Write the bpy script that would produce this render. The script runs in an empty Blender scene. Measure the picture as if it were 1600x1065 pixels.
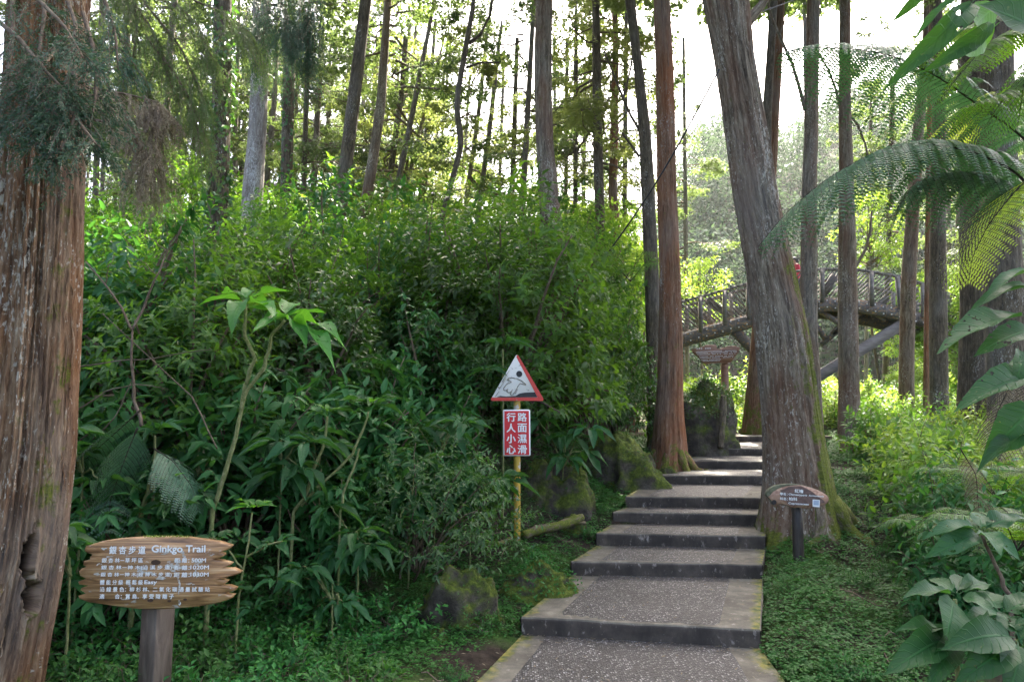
import bpy, math, random
import numpy as np
from mathutils import Vector, Matrix

rng = np.random.default_rng(7)
random.seed(7)
R = math.radians
SC = bpy.context.scene
COL = SC.collection

# ------------------------------------------------------------------ camera
F = 1066.7
EYE = 1.742
PITCH = R(6.3)
cam_d = bpy.data.cameras.new('camera'); cam_d.sensor_width = 36; cam_d.lens = 24
cam_d.clip_start = 0.05; cam_d.clip_end = 2000
cam = bpy.data.objects.new('camera', cam_d); COL.objects.link(cam)
cam.location = (0, 0, EYE); cam.rotation_euler = (R(90) + PITCH, 0, 0)
SC.camera = cam

# ------------------------------------------------------------------ sky, sun, exposure
SUN_EL, SUN_AZ = 53.0, 22.0          # azimuth to the right of straight ahead
w = bpy.data.worlds.new('World'); SC.world = w; w.use_nodes = True
nt = w.node_tree; bg = nt.nodes['Background']
sky = nt.nodes.new('ShaderNodeTexSky'); sky.sky_type = 'NISHITA'; sky.sun_disc = False
sky.sun_elevation = R(SUN_EL); sky.sun_rotation = R(SUN_AZ)
sky.air_density = 0.75; sky.dust_density = 7.0; sky.ozone_density = 0.6
nt.links.new(sky.outputs[0], bg.inputs['Color']); bg.inputs['Strength'].default_value = 0.115
sd = bpy.data.lights.new('sun', 'SUN'); sd.energy = 5.0; sd.angle = R(0.5); sd.color = (1, .92, .78)
sun = bpy.data.objects.new('sun', sd); COL.objects.link(sun)
sv = Vector((math.sin(R(SUN_AZ)) * math.cos(R(SUN_EL)), math.cos(R(SUN_AZ)) * math.cos(R(SUN_EL)), math.sin(R(SUN_EL))))
sun.rotation_euler = sv.to_track_quat('Z', 'Y').to_euler(); sun.location = (5, 5, 30)
SC.view_settings.view_transform = 'Standard'; SC.view_settings.look = 'None'
SC.view_settings.exposure = 3.2; SC.view_settings.gamma = 1.0
SC.cycles.use_denoising = True
SC.cycles.max_bounces = 8; SC.cycles.diffuse_bounces = 4; SC.cycles.transmission_bounces = 4
SC.cycles.transparent_max_bounces = 8; SC.cycles.sample_clamp_indirect = 8
SC.render.use_persistent_data = False

# ------------------------------------------------------------------ photo measurements -> places
cp, sp = math.cos(PITCH), math.sin(PITCH)
def ray(u, v):
    x = (u - 800) / F; z = (532.5 - v) / F
    return np.array([x, cp - z * sp, sp + z * cp])
def P(u, v, D):
    r = ray(u, v); s = D / r[1]
    return np.array([r[0] * s, D, EYE + r[2] * s])
def onz(u, v, z):
    r = ray(u, v); s = (z - EYE) / r[2]
    return np.array([r[0] * s, r[1] * s, z])
def proj(p):
    p = np.asarray(p, float); x = p[..., 0]; y = p[..., 1]; z = p[..., 2] - EYE
    f = y * cp + z * sp; up = -y * sp + z * cp
    f = np.where(f < 0.05, 0.05, f)
    return 800 + F * x / f, 532.5 - F * up / f

# ------------------------------------------------------------------ noise
_perm = np.random.default_rng(3).random(65536).astype(np.float32)
def _h(ix, iy, iz):
    return _perm[((ix * 73856093) ^ (iy * 19349663) ^ (iz * 83492791)) & 65535]
def vnoise(x, y, z):
    x, y, z = np.broadcast_arrays(np.asarray(x, float), np.asarray(y, float), np.asarray(z, float))
    ix = np.floor(x).astype(np.int64); iy = np.floor(y).astype(np.int64); iz = np.floor(z).astype(np.int64)
    fx = x - ix; fy = y - iy; fz = z - iz
    fx = fx * fx * (3 - 2 * fx); fy = fy * fy * (3 - 2 * fy); fz = fz * fz * (3 - 2 * fz)
    r = 0
    for a in (0, 1):
        for b in (0, 1):
            for c in (0, 1):
                wgt = (fx if a else 1 - fx) * (fy if b else 1 - fy) * (fz if c else 1 - fz)
                r = r + wgt * _h(ix + a, iy + b, iz + c)
    return r * 2 - 1
def fbm(x, y, z, o=4):
    r = 0; a = 1.0; s = 1.0
    for i in range(o):
        r = r + a * vnoise(x * s + 7.1 * i, y * s + 3.3 * i, z * s + 1.7 * i); a *= .5; s *= 2.03
    return r

# ------------------------------------------------------------------ mesh builder
class MB:
    def __init__(s): s.v = []; s.q = []; s.t = []; s.n = 0; s.poly = []; s.at = {}
    def add(s, v, quads=None, tris=None, mat=0, **at):
        v = np.asarray(v, np.float32).reshape(-1, 3)
        if quads is not None and len(quads): s.q.append((np.asarray(quads, np.int32) + s.n, mat))
        if tris is not None and len(tris): s.t.append((np.asarray(tris, np.int32) + s.n, mat))
        for k, val in at.items(): s.at.setdefault(k, []).append((s.n, np.asarray(val, np.float32)))
        s.v.append(v); s.n += len(v)
    def ngon(s, v, idx, mat=0):
        s.poly.append(([i + s.n for i in idx], mat)) if v is None else None
    def mesh(s, name, mats, smooth=False):
        me = bpy.data.meshes.new(name)
        v = np.concatenate(s.v) if s.v else np.zeros((0, 3), np.float32)
        loops = []; sizes = []; mi = []
        for arr, m in s.q:
            loops.append(arr.reshape(-1)); sizes.append(np.full(len(arr), 4, np.int32)); mi.append(np.full(len(arr), m, np.int32))
        for arr, m in s.t:
            loops.append(arr.reshape(-1)); sizes.append(np.full(len(arr), 3, np.int32)); mi.append(np.full(len(arr), m, np.int32))
        for idx, m in s.poly:
            loops.append(np.array(idx, np.int32)); sizes.append(np.array([len(idx)], np.int32)); mi.append(np.array([m], np.int32))
        loops = np.concatenate(loops); sizes = np.concatenate(sizes); mi = np.concatenate(mi)
        me.vertices.add(len(v)); me.vertices.foreach_set('co', v.reshape(-1))
        me.loops.add(len(loops)); me.loops.foreach_set('vertex_index', loops)
        me.polygons.add(len(sizes))
        st = np.zeros(len(sizes), np.int32); st[1:] = np.cumsum(sizes)[:-1]
        me.polygons.foreach_set('loop_start', st)
        me.polygons.foreach_set('material_index', mi)
        if smooth: me.polygons.foreach_set('use_smooth', np.ones(len(sizes), bool))
        for k, lst in s.at.items():
            vec = lst[0][1].ndim == 2
            a = me.attributes.new(k, 'FLOAT_VECTOR' if vec else 'FLOAT', 'POINT')
            arr = np.zeros((len(v), 3) if vec else len(v), np.float32)
            for off, val in lst: arr[off:off + len(val)] = val
            a.data.foreach_set('vector' if vec else 'value', arr.reshape(-1))
        for m in (mats if isinstance(mats, (list, tuple)) else [mats]): me.materials.append(m)
        me.update(calc_edges=True); me.validate()
        return me

def tube(mb, pts, rad, n=8, mat=0, cap=True, **kw):
    pts = np.asarray(pts, float); rad = np.broadcast_to(np.asarray(rad, float), (len(pts),))
    tg = np.gradient(pts, axis=0); tg /= np.linalg.norm(tg, axis=1)[:, None] + 1e-9
    ref = np.array([0, 0, 1.0]) if abs(tg[0][2]) < .8 else np.array([1.0, 0, 0])
    a = np.cross(tg, ref); a /= np.linalg.norm(a, axis=1)[:, None] + 1e-9
    b = np.cross(tg, a)
    th = np.linspace(0, 2 * np.pi, n, endpoint=False)
    v = pts[:, None] + rad[:, None, None] * (np.cos(th)[None, :, None] * a[:, None] + np.sin(th)[None, :, None] * b[:, None])
    m = len(pts); i = np.arange(m - 1)[:, None]; j = np.arange(n)[None]
    q = np.stack([i * n + j, i * n + (j + 1) % n, (i + 1) * n + (j + 1) % n, (i + 1) * n + j], -1).reshape(-1, 4)
    v = v.reshape(-1, 3)
    L = np.concatenate([[0], np.cumsum(np.linalg.norm(np.diff(pts, axis=0), axis=1))])
    bc = np.stack([np.cos(th)[None] * rad[:, None], np.sin(th)[None] * rad[:, None], np.repeat(L[:, None], n, 1)], -1).reshape(-1, 3)
    if cap:
        v = np.concatenate([v, pts[:1], pts[-1:]]); bc = np.concatenate([bc, [[0, 0, 0]], [[0, 0, L[-1]]]])
        c0 = m * n; c1 = c0 + 1; jj = np.arange(n)
        t = np.concatenate([np.stack([np.full(n, c0), (jj + 1) % n, jj], -1), np.stack([np.full(n, c1), (m - 1) * n + jj, (m - 1) * n + (jj + 1) % n], -1)])
    else: t = None
    mb.add(v, q, t, mat, bc=bc, **kw)

def box(mb, lo, hi, mat=0, M=None):
    x0, y0, z0 = lo; x1, y1, z1 = hi
    v = np.array([[x0, y0, z0], [x1, y0, z0], [x1, y1, z0], [x0, y1, z0], [x0, y0, z1], [x1, y0, z1], [x1, y1, z1], [x0, y1, z1]], float)
    if M is not None: v = v @ np.array(M.to_3x3()).T + np.array(M.translation)
    mb.add(v, [[0, 3, 2, 1], [4, 5, 6, 7], [0, 1, 5, 4], [1, 2, 6, 5], [2, 3, 7, 6], [3, 0, 4, 7]], None, mat)

def beam(mb, p, q, wd, ht, mat=0, up=(0, 1, 0)):
    """rectangular bar from p to q; wd across `up`, ht along `up`"""
    p = np.asarray(p, float); q = np.asarray(q, float); d = q - p; L = np.linalg.norm(d); d /= L
    u = np.asarray(up, float); s = np.cross(d, u); s /= np.linalg.norm(s); u = np.cross(s, d)
    v = []
    for base in (p, q):
        for a, b in ((-1, -1), (1, -1), (1, 1), (-1, 1)): v.append(base + s * a * wd / 2 + u * b * ht / 2)
    mb.add(v, [[0, 3, 2, 1], [4, 5, 6, 7], [0, 1, 5, 4], [1, 2, 6, 5], [2, 3, 7, 6], [3, 0, 4, 7]], None, mat)

def slab(mb, out, D, th, mat=0, matside=None, bulge=0):
    """pixel outline -> board standing at depth D, thickness th, rims rounded a little"""
    f = np.array([P(u, v, D) for u, v in out]); n = len(f)
    c = f.mean(0); inn = c + (f - c) * np.array([1 - .012, 1, 1 - .03]); inn[:, 1] = D
    f2 = f.copy(); f2[:, 1] = D + .008
    b = f.copy(); b[:, 1] = D + th
    v = np.concatenate([inn, f2, b]); k = np.arange(n); k2 = (k + 1) % n
    mb.add(v, np.concatenate([np.stack([k, k2, n + k2, n + k], -1), np.stack([n + k, n + k2, 2 * n + k2, 2 * n + k], -1)]), None, mat if matside is None else matside)
    off = mb.n - 3 * n
    mb.poly.append(([off + i for i in range(n)][::-1], mat)); mb.poly.append(([off + 2 * n + i for i in range(n)], mat))

# leaf templates: rows of (t, halfwidth, lift)
def template(rows, fold=.25, droop=.25):
    V = []; Fq = []; Ft = []
    idx = []
    for t, wd in rows:
        if wd <= 1e-6: idx.append([len(V)]); V.append((t, 0, -droop * t * t))
        else:
            idx.append([len(V), len(V) + 1, len(V) + 2])
            V += [(t, -wd, fold * wd - droop * t * t), (t, 0, -droop * t * t), (t, wd, fold * wd - droop * t * t)]
    for a, b in zip(idx[:-1], idx[1:]):
        if len(a) == 1: Ft += [(a[0], b[0], b[1]), (a[0], b[1], b[2])]
        elif len(b) == 1: Ft += [(a[0], b[0], a[1]), (a[1], b[0], a[2])]
        else: Fq += [(a[0], b[0], b[1], a[1]), (a[1], b[1], b[2], a[2])]
    return np.array(V, float), np.array(Fq, int).reshape(-1, 4), np.array(Ft, int).reshape(-1, 3)
T_LANCE = template([(0, 0), (.3, .5), (.68, .36), (1, 0)])
T_SMALL = template([(0, 0), (.45, .5), (1, 0)], .3, .15)
T_FLAT = (np.array([(0, 0, 0), (.5, -.5, 0), (.5, .5, 0), (1, 0, -.12)], float), np.zeros((0, 4), int), np.array([(0, 2, 1), (1, 2, 3)]))
T_TOOTH = template([(0, .5), (.5, .36), (1, 0)], .12, .12)
def _broad():
    rows = [(0, .015), (.12, .02)]
    for k in range(11):
        t = .14 + .84 * k / 10; s = (t - .12) / .88
        wd = .5 * math.sin(math.pi * min(1, s ** .78)) ** .85 * (1.0 if k % 2 else .93) + .004
        rows.append((t, wd))
    rows.append((1.02, 0))
    return template(rows, .28, .32)
T_BROAD = _broad()
def leaves(mb, P0, D, U, L, W, T=T_LANCE, mat=0, curl=1.0, bend=None):
    """P0 base, D direction, U upper-side normal, L length, W width"""
    P0 = np.asarray(P0, float); D = np.asarray(D, float); D = D / (np.linalg.norm(D, axis=1)[:, None] + 1e-9)
    U = np.asarray(U, float); S = np.cross(D, U); S /= np.linalg.norm(S, axis=1)[:, None] + 1e-9; U = np.cross(S, D)
    V, Q, Tr = T; N = len(P0); m = len(V)
    L = np.broadcast_to(L, (N,)); W = np.broadcast_to(W, (N,)); curl = np.broadcast_to(curl, (N,))
    lift = np.where(np.abs(V[:, 1]) > 0, V[:, 2], V[:, 2])
    v = P0[:, None] + D[:, None] * (V[None, :, 0, None] * L[:, None, None]) + S[:, None] * (V[None, :, 1, None] * W[:, None, None]) \
        + U[:, None] * (lift[None, :, None] * (L * curl)[:, None, None] * .8)
    off = (np.arange(N) * m)[:, None, None]
    if T is T_BROAD:
        gl = np.random.default_rng(N + int(abs(P0[0][0]) * 1000)); ph = gl.random((N, 1)) * 6.28; am = (.02 + .05 * gl.random((N, 1))) * L[:, None]; bn = gl.normal(0, .10, (N, 1)) * L[:, None]
        v = v + U[:, None] * (am * np.sin(V[None, :, 0] * 10 + ph + V[None, :, 1] * 4) * np.abs(V[None, :, 1]) * 2.2)[..., None] + S[:, None] * (bn * V[None, :, 0] ** 2)[..., None] - U[:, None] * (gl.random((N, 1)) * .22 * L[:, None] * V[None, :, 0] ** 3)[..., None]
    kw = {}
    if T is T_BROAD:
        hw = np.maximum.reduce([np.where(np.abs(V[:, 0] - t_) < 1e-6, np.abs(V[:, 1]), 0).max() * (np.abs(V[:, 0] - t_) < 1e-6) for t_ in np.unique(V[:, 0])]) + 1e-6
        lp = np.stack([V[:, 0], V[:, 1] / hw, V[:, 0] * 0], -1); kw['leafpos'] = np.tile(lp, (N, 1))
    mb.add(v.reshape(-1, 3), (Q[None] + off).reshape(-1, 4) if len(Q) else None, (Tr[None] + off).reshape(-1, 3) if len(Tr) else None, mat, **kw)
def unit(v): v = np.asarray(v, float); return v / (np.linalg.norm(v, axis=-1, keepdims=True) + 1e-9)

# ------------------------------------------------------------------ object helpers
def link(o): COL.objects.link(o); return o
def tag(o, label=None, cat=None, group=None, kind=None):
    if label: o['label'] = label
    if cat: o['category'] = cat
    if group: o['group'] = group
    if kind: o['kind'] = kind
    return o
def thing(name, label, cat, loc=(0, 0, 0), group=None):
    o = bpy.data.objects.new(name, None); o.empty_display_size = .2; o.location = tuple(float(c) for c in loc)
    return tag(link(o), label, cat, group)
def obj(name, me, parent=None, loc=(0, 0, 0), rot=(0, 0, 0), sc=1.0):
    o = bpy.data.objects.new(name, me); link(o); o.parent = parent
    o.location = loc; o.rotation_euler = rot; o.scale = (sc,) * 3 if np.isscalar(sc) else sc
    return o
def part(name, mb, mats, parent, smooth=False, label=None):
    """mb in world coordinates -> child of parent"""
    if parent is not None:
        w0 = np.array(world_loc(parent), np.float32)
        mb.v = [v - w0 for v in mb.v]
    o = obj(name, mb.mesh(name, mats, smooth), parent)
    if label: o['label'] = label
    return o
def world_loc(o):
    l = Vector((0, 0, 0))
    while o is not None: l += o.location; o = o.parent
    return l

AUTO = []
ORD = ['first', 'second', 'third', 'fourth', 'fifth', 'sixth', 'seventh', 'eighth', 'ninth', 'tenth', 'eleventh', 'twelfth', 'thirteenth', 'fourteenth', 'fifteenth', 'sixteenth']
ZONES = {
 'wood': [(-999, 135, 'behind the big left trunk'), (135, 325, 'left of the ivy clad trunk'), (325, 400, 'behind the ivy clad trunk'), (400, 455, 'behind the pale trunk'), (455, 540, 'right of the pale trunk'), (540, 610, 'behind the leaning trunks'), (610, 700, 'left of the crooked tree'), (700, 760, 'behind the crooked tree'), (760, 836, 'right of the crooked tree'), (836, 925, 'behind the thick centre trunk'), (925, 1042, 'left of the red cypress'), (1042, 1170, 'right of the red cypress'), (1170, 1300, 'behind the leaning cypress'), (1300, 1420, 'right of the bridge middle'), (1420, 1550, 'beyond the bridge right end'), (1550, 9999, 'at the right edge')],
 'bank': [(-999, 135, 'against the big left trunk'), (135, 230, 'above the trail sign left half'), (230, 330, 'above the trail sign right half'), (330, 430, 'behind the tall forked plant'), (430, 520, 'right of the tall forked plant'), (520, 610, 'behind the twin leaf whorls'), (610, 690, 'between twin whorls and warning sign'), (690, 770, 'left of the warning sign'), (770, 850, 'behind the warning sign'), (850, 930, 'right of the warning sign'), (930, 9999, 'above the wide mossy boulder')],
 'steps': [(-999, 700, 'under the shrubs'), (700, 900, 'by the low boulders'), (900, 1195, 'by the step ends'), (1195, 1260, 'by the oval sign'), (1260, 1330, 'right of the oval sign'), (1330, 9999, 'before the right shrubs')],
 'sign': [(-999, 150, 'left of the trail sign'), (150, 240, 'under the sign left half'), (240, 330, 'under the sign right half'), (330, 9999, 'right of the trail sign')],
 'right': [(-999, 1290, 'behind the leaning cypress'), (1290, 1350, 'right of the leaning cypress'), (1350, 1410, 'below the streaked trunk'), (1410, 1470, 'below the paired trunks'), (1470, 1540, 'below the stout dark trunks'), (1540, 1600, 'at the right edge'), (1600, 9999, 'just past the right edge')]}
def auto(o, phrase, zone, u, D): AUTO.append((o, phrase, zone, float(u), float(D)))
def write_labels():
    groups = {}
    for o, ph, zn, u, D in AUTO:
        for a, b, txt in ZONES[zn]:
            if a <= u < b: groups.setdefault((ph, txt), []).append((u, D, o))
    for (ph, txt), lst in groups.items():
        lst.sort(key=lambda r: r[0]); n = len(lst)
        for i, (u, D, o) in enumerate(lst):
            o['label'] = ph + ' ' + txt if n == 1 else '%s, %s from left, %s' % (ph, ORD[i] if i < 16 else 'last but %d' % (n - i), txt)

# ------------------------------------------------------------------ materials
def newmat(name):
    m = bpy.data.materials.new(name); m.use_nodes = True
    n = m.node_tree.nodes; l = m.node_tree.links
    return m, n, l, n['Principled BSDF'], n['Material Output']
def nd(n, t, **kw):
    x = n.new(t)
    for k, v in kw.items(): setattr(x, k, v)
    return x
def ramp(n, l, fac, stops, interp='LINEAR'):
    r = n.new('ShaderNodeValToRGB'); r.color_ramp.interpolation = interp
    while len(r.color_ramp.elements) < len(stops): r.color_ramp.elements.new(.5)
    for e, (p, c) in zip(r.color_ramp.elements, stops):
        e.position = p; e.color = (*c, 1) if len(c) == 3 else c
    l.new(fac, r.inputs[0]); return r.outputs[0]
def noise(n, l, vec, scale, detail=4, rough=.55, dist=0):
    t = n.new('ShaderNodeTexNoise'); t.inputs['Scale'].default_value = scale; t.inputs['Detail'].default_value = detail
    t.inputs['Roughness'].default_value = rough; t.inputs['Distortion'].default_value = dist
    if vec is not None: l.new(vec, t.inputs['Vector'])
    return t.outputs['Fac']
def mapping(n, l, vec, sc):
    m = n.new('ShaderNodeMapping'); m.inputs['Scale'].default_value = sc; l.new(vec, m.inputs['Vector']); return m.outputs[0]
def mixc(n, l, fac, a, b, mode='MIX'):
    m = n.new('ShaderNodeMix'); m.data_type = 'RGBA'; m.blend_type = mode
    if isinstance(fac, (int, float)): m.inputs[0].default_value = fac
    else: l.new(fac, m.inputs[0])
    for i, c in ((6, a), (7, b)):
        if isinstance(c, tuple): m.inputs[i].default_value = (*c, 1)
        else: l.new(c, m.inputs[i])
    return m.outputs[2]
def math_(n, l, op, a, b=None, clamp=False):
    m = n.new('ShaderNodeMath'); m.operation = op; m.use_clamp = clamp
    for i, x in enumerate((a, b)):
        if x is None: continue
        if isinstance(x, (int, float)): m.inputs[i].default_value = x
        else: l.new(x, m.inputs[i])
    return m.outputs[0]
def bump(n, l, h, strength, dist, bsdf):
    b = n.new('ShaderNodeBump'); b.inputs['Strength'].default_value = strength; b.inputs['Distance'].default_value = dist
    l.new(h, b.inputs['Height']); l.new(b.outputs[0], bsdf.inputs['Normal']); return b

def leaf_mat(name, dark, light, trans, tw=.4, rough=.45, spec=.5, vein=False, spots=None):
    m, n, l, b, out = newmat(name)
    g = n.new('ShaderNodeNewGeometry'); oi = n.new('ShaderNodeObjectInfo')
    c = ramp(n, l, g.outputs['Random Per Island'], [(0, dark), (.55, tuple((a + bb) / 2 for a, bb in zip(dark, light))), (1, light)])
    tc = n.new('ShaderNodeTexCoord')
    big = noise(n, l, tc.outputs['Object'], 1.3, 2)
    c = mixc(n, l, ramp(n, l, big, [(.35, (0, 0, 0)), (.65, (.5, .5, .5))]), c, light)
    hue = n.new('ShaderNodeHueSaturation'); l.new(c, hue.inputs['Color'])
    l.new(math_(n, l, 'ADD', math_(n, l, 'MULTIPLY', oi.outputs['Random'], .04), .48), hue.inputs['Hue'])
    l.new(math_(n, l, 'ADD', math_(n, l, 'MULTIPLY', oi.outputs['Random'], .35), .82), hue.inputs['Value'])
    c = hue.outputs[0]
    if spots:
        sp_ = noise(n, l, tc.outputs['Object'], 60, 3)
        c = mixc(n, l, ramp(n, l, sp_, [(.66, (0, 0, 0)), (.7, (1, 1, 1))]), c, spots)
    l.new(c, b.inputs['Base Color']); b.inputs['Roughness'].default_value = rough
    b.inputs['Specular IOR Level'].default_value = spec
    tr = n.new('ShaderNodeBsdfTranslucent')
    tcol = mixc(n, l, .6, c, trans); l.new(tcol, tr.inputs['Color'])
    mx = n.new('ShaderNodeMixShader'); mx.inputs[0].default_value = tw
    l.new(b.outputs[0], mx.inputs[1]); l.new(tr.outputs[0], mx.inputs[2]); l.new(mx.outputs[0], out.inputs['Surface'])
    if vein:
        hn = noise(n, l, mapping(n, l, tc.outputs['Object'], (30, 30, 30)), 1, 2, .5); hp_ = noise(n, l, mapping(n, l, tc.outputs['Object'], (3, 3, 3)), 1, 1)
        hole = ramp(n, l, math_(n, l, 'ADD', hn, math_(n, l, 'MULTIPLY', math_(n, l, 'SUBTRACT', hp_, .5), .5)), [(.70, (0, 0, 0)), (.71, (1, 1, 1))])
        tp = n.new('ShaderNodeBsdfTransparent'); m2 = n.new('ShaderNodeMixShader'); l.new(hole, m2.inputs[0]); l.new(mx.outputs[0], m2.inputs[1]); l.new(tp.outputs[0], m2.inputs[2]); l.new(m2.outputs[0], out.inputs['Surface'])
        sx = n.new('ShaderNodeSeparateXYZ'); l.new(nd(n, 'ShaderNodeAttribute', attribute_name='leafpos').outputs['Vector'], sx.inputs[0])
        ab = math_(n, l, 'ABSOLUTE', sx.outputs[1])
        ph = math_(n, l, 'FRACT', math_(n, l, 'MULTIPLY', math_(n, l, 'SUBTRACT', sx.outputs[0], math_(n, l, 'MULTIPLY', ab, .16)), 11.0))
        side = ramp(n, l, ph, [(.0, (1, 1, 1)), (.10, (0, 0, 0)), (.92, (0, 0, 0)), (1, (1, 1, 1))])
        mid = ramp(n, l, ab, [(.03, (1, 1, 1)), (.09, (0, 0, 0))])
        vv = math_(n, l, 'MAXIMUM', side, mid)
        c2 = mixc(n, l, math_(n, l, 'MULTIPLY', vv, .35), c, tuple(min(1, x * 2.2) for x in light)); l.new(c2, b.inputs['Base Color'])
        bump(n, l, math_(n, l, 'SUBTRACT', math_(n, l, 'MULTIPLY', noise(n, l, tc.outputs['Object'], 45, 3), .5), vv), .5, .006, b)
    return m

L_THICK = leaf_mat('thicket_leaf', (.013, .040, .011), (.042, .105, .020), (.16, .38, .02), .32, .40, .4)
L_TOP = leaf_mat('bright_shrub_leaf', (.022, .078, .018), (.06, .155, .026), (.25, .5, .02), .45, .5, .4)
L_BIG = leaf_mat('broad_leaf', (.009, .046, .012), (.022, .090, .022), (.13, .38, .03), .27, .48, .24, True, (.09, .12, .035))
L_BIGB = leaf_mat('broad_leaf_bright', (.035, .13, .018), (.065, .20, .026), (.22, .55, .02), .45, .42, .4, True)
L_GROUND = leaf_mat('ground_cover_leaf', (.016, .075, .018), (.050, .165, .030), (.12, .32, .03), .28, .5, .22)
L_LIT = leaf_mat('sun_painted_shrub_leaf', (.07, .16, .02), (.16, .28, .04), (.45, .65, .05), .5, .4, .5)  # lighter, yellower shrub leaf with the sunlight put into its colour
L_CON = leaf_mat('cedar_spray', (.030, .060, .022), (.065, .110, .038), (.30, .42, .09), .45, .55, .3)
L_CONY = leaf_mat('sun_painted_cedar_spray', (.09, .13, .03), (.19, .24, .06), (.50, .60, .14), .45, .6, .3)  # lit copy of the cedar spray, sunlight painted into its colour
L_CONB = leaf_mat('blue_green_needles', (.022, .058, .034), (.05, .105, .055), (.12, .22, .06), .25, .5, .35)
L_DEAD = leaf_mat('dry_spray', (.11, .085, .055), (.27, .22, .15), (.3, .24, .12), .25, .7, .2)
L_FERN = leaf_mat('fern_leaflet', (.028, .085, .045), (.06, .145, .075), (.10, .26, .04), .3, .45, .5)
L_FERNY = leaf_mat('sun_painted_fern_leaflet', (.16, .27, .02), (.30, .42, .05), (.75, .85, .08), .6, .45, .5)  # sun glow put into a yellow leaf colour, as the fronds lie in shade
L_HILL = leaf_mat('far_tree_leaf', (.013, .034, .021), (.038, .068, .036), (.11, .18, .06), .3, .85, .05)
L_IVY = leaf_mat('ivy_leaf', (.02, .075, .02), (.05, .14, .03), (.14, .34, .02), .3, .35, .5)

def bark_mat(name, cols, streak=(26, 26, 1.6), lichen=.66, bumpd=.012, lcol=(.42, .42, .38), red=None):
    m, n, l, b, out = newmat(name)
    at = nd(n, 'ShaderNodeAttribute', attribute_name='bc'); vec = at.outputs['Vector']
    # fibres that waver a little on their way up
    wn = n.new('ShaderNodeTexNoise'); wn.inputs['Scale'].default_value = 1.0; l.new(mapping(n, l, vec, (5, 5, 3.5)), wn.inputs['Vector'])
    wa = n.new('ShaderNodeVectorMath'); wa.operation = 'MULTIPLY_ADD'; l.new(wn.outputs['Color'], wa.inputs[0]); wa.inputs[1].default_value = (.045, .045, .0); l.new(vec, wa.inputs[2])
    vw = wa.outputs[0]
    s1 = noise(n, l, mapping(n, l, vw, (streak[0], streak[1], streak[2] * 1.6)), 1.0, 6, .68, .25)
    fine = noise(n, l, mapping(n, l, vw, (streak[0] * 3.4, streak[1] * 3.4, streak[2] * 7)), 1.0, 4, .7)
    s2 = noise(n, l, mapping(n, l, vec, (3, 3, .8)), 1.0, 3)
    f = math_(n, l, 'ADD', math_(n, l, 'MULTIPLY', s1, .7), math_(n, l, 'MULTIPLY', fine, .3))
    c = ramp(n, l, f, [(.34, cols[0]), (.44, cols[1]), (.55, cols[2]), (.68, cols[3])])
    if red: c = mixc(n, l, ramp(n, l, s2, [(.44, (0, 0, 0)), (.62, (.75, .75, .75))]), c, mixc(n, l, .6, c, red))
    grey = noise(n, l, mapping(n, l, vec, (1.6, 1.6, .7)), 1.0, 3)
    c = mixc(n, l, ramp(n, l, grey, [(.50, (0, 0, 0)), (.68, (.55, .55, .55))]), c, mixc(n, l, .5, c, (.23, .22, .20)))
    sp_ = noise(n, l, mapping(n, l, vw, (62, 62, 20)), 1.0, 5, .72)
    patch = noise(n, l, mapping(n, l, vec, (3.4, 3.4, 1.1)), 1.0, 3)
    lk = math_(n, l, 'ADD', sp_, math_(n, l, 'MULTIPLY', math_(n, l, 'SUBTRACT', patch, .5), .55))
    lk = ramp(n, l, lk, [(lichen, (0, 0, 0)), (lichen + .07, (.85, .85, .85))])
    c = mixc(n, l, lk, c, lcol)
    c = mixc(n, l, ramp(n, l, nd(n, 'ShaderNodeAttribute', attribute_name='rot').outputs['Fac'], [(.25, (0, 0, 0)), (.7, (.92, .92, .92))]), c, (.014, .011, .008))  # near-black of decayed wood, painted in to give the hollow its inner shade
    ms = nd(n, 'ShaderNodeAttribute', attribute_name='moss').outputs['Fac']
    mn = noise(n, l, mapping(n, l, vec, (9, 9, 5)), 1.0, 5, .7)
    mf = ramp(n, l, math_(n, l, 'ADD', ms, math_(n, l, 'MULTIPLY', math_(n, l, 'SUBTRACT', mn, .5), 3.0)), [(.40, (0, 0, 0)), (.68, (.9, .9, .9))])
    mc = ramp(n, l, noise(n, l, mapping(n, l, vec, (60, 60, 60)), 1.0, 3), [(.3, (.045, .065, .008)), (.7, (.15, .17, .02))])
    c = mixc(n, l, mf, c, mc)
    l.new(c, b.inputs['Base Color']); b.inputs['Roughness'].default_value = .92; b.inputs['Specular IOR Level'].default_value = .15
    bump(n, l, f, 1.0, bumpd * 1.6, b)
    return m
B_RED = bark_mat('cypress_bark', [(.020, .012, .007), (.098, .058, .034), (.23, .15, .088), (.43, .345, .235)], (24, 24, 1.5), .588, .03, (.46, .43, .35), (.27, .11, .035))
B_GREY = bark_mat('grey_cypress_bark', [(.028, .021, .014), (.098, .076, .052), (.205, .168, .118), (.40, .355, .275)], (26, 26, 1.8), .585, .02, (.43, .40, .33), (.17, .08, .045))
B_RUST = bark_mat('rusty_cedar_bark', [(.032, .017, .010), (.12, .062, .034), (.21, .125, .076), (.35, .265, .19)], (30, 30, 1.4), .66, .012, (.4, .38, .34), (.27, .09, .03))
B_DARK = bark_mat('dark_cedar_bark', [(.020, .016, .010), (.062, .049, .033), (.12, .096, .064), (.23, .195, .14)], (30, 30, 2.5), .63, .012, (.38, .38, .34))
B_PALE = bark_mat('pale_trunk_bark', [(.08, .065, .055), (.17, .14, .12), (.28, .25, .22), (.45, .43, .40)], (30, 30, 2.2), .55, .008, (.46, .45, .42))
B_FAR = bark_mat('slender_trunk_bark', [(.04, .032, .024), (.10, .08, .062), (.17, .14, .11), (.28, .25, .2)], (30, 30, 3), .62, .01)
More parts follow.
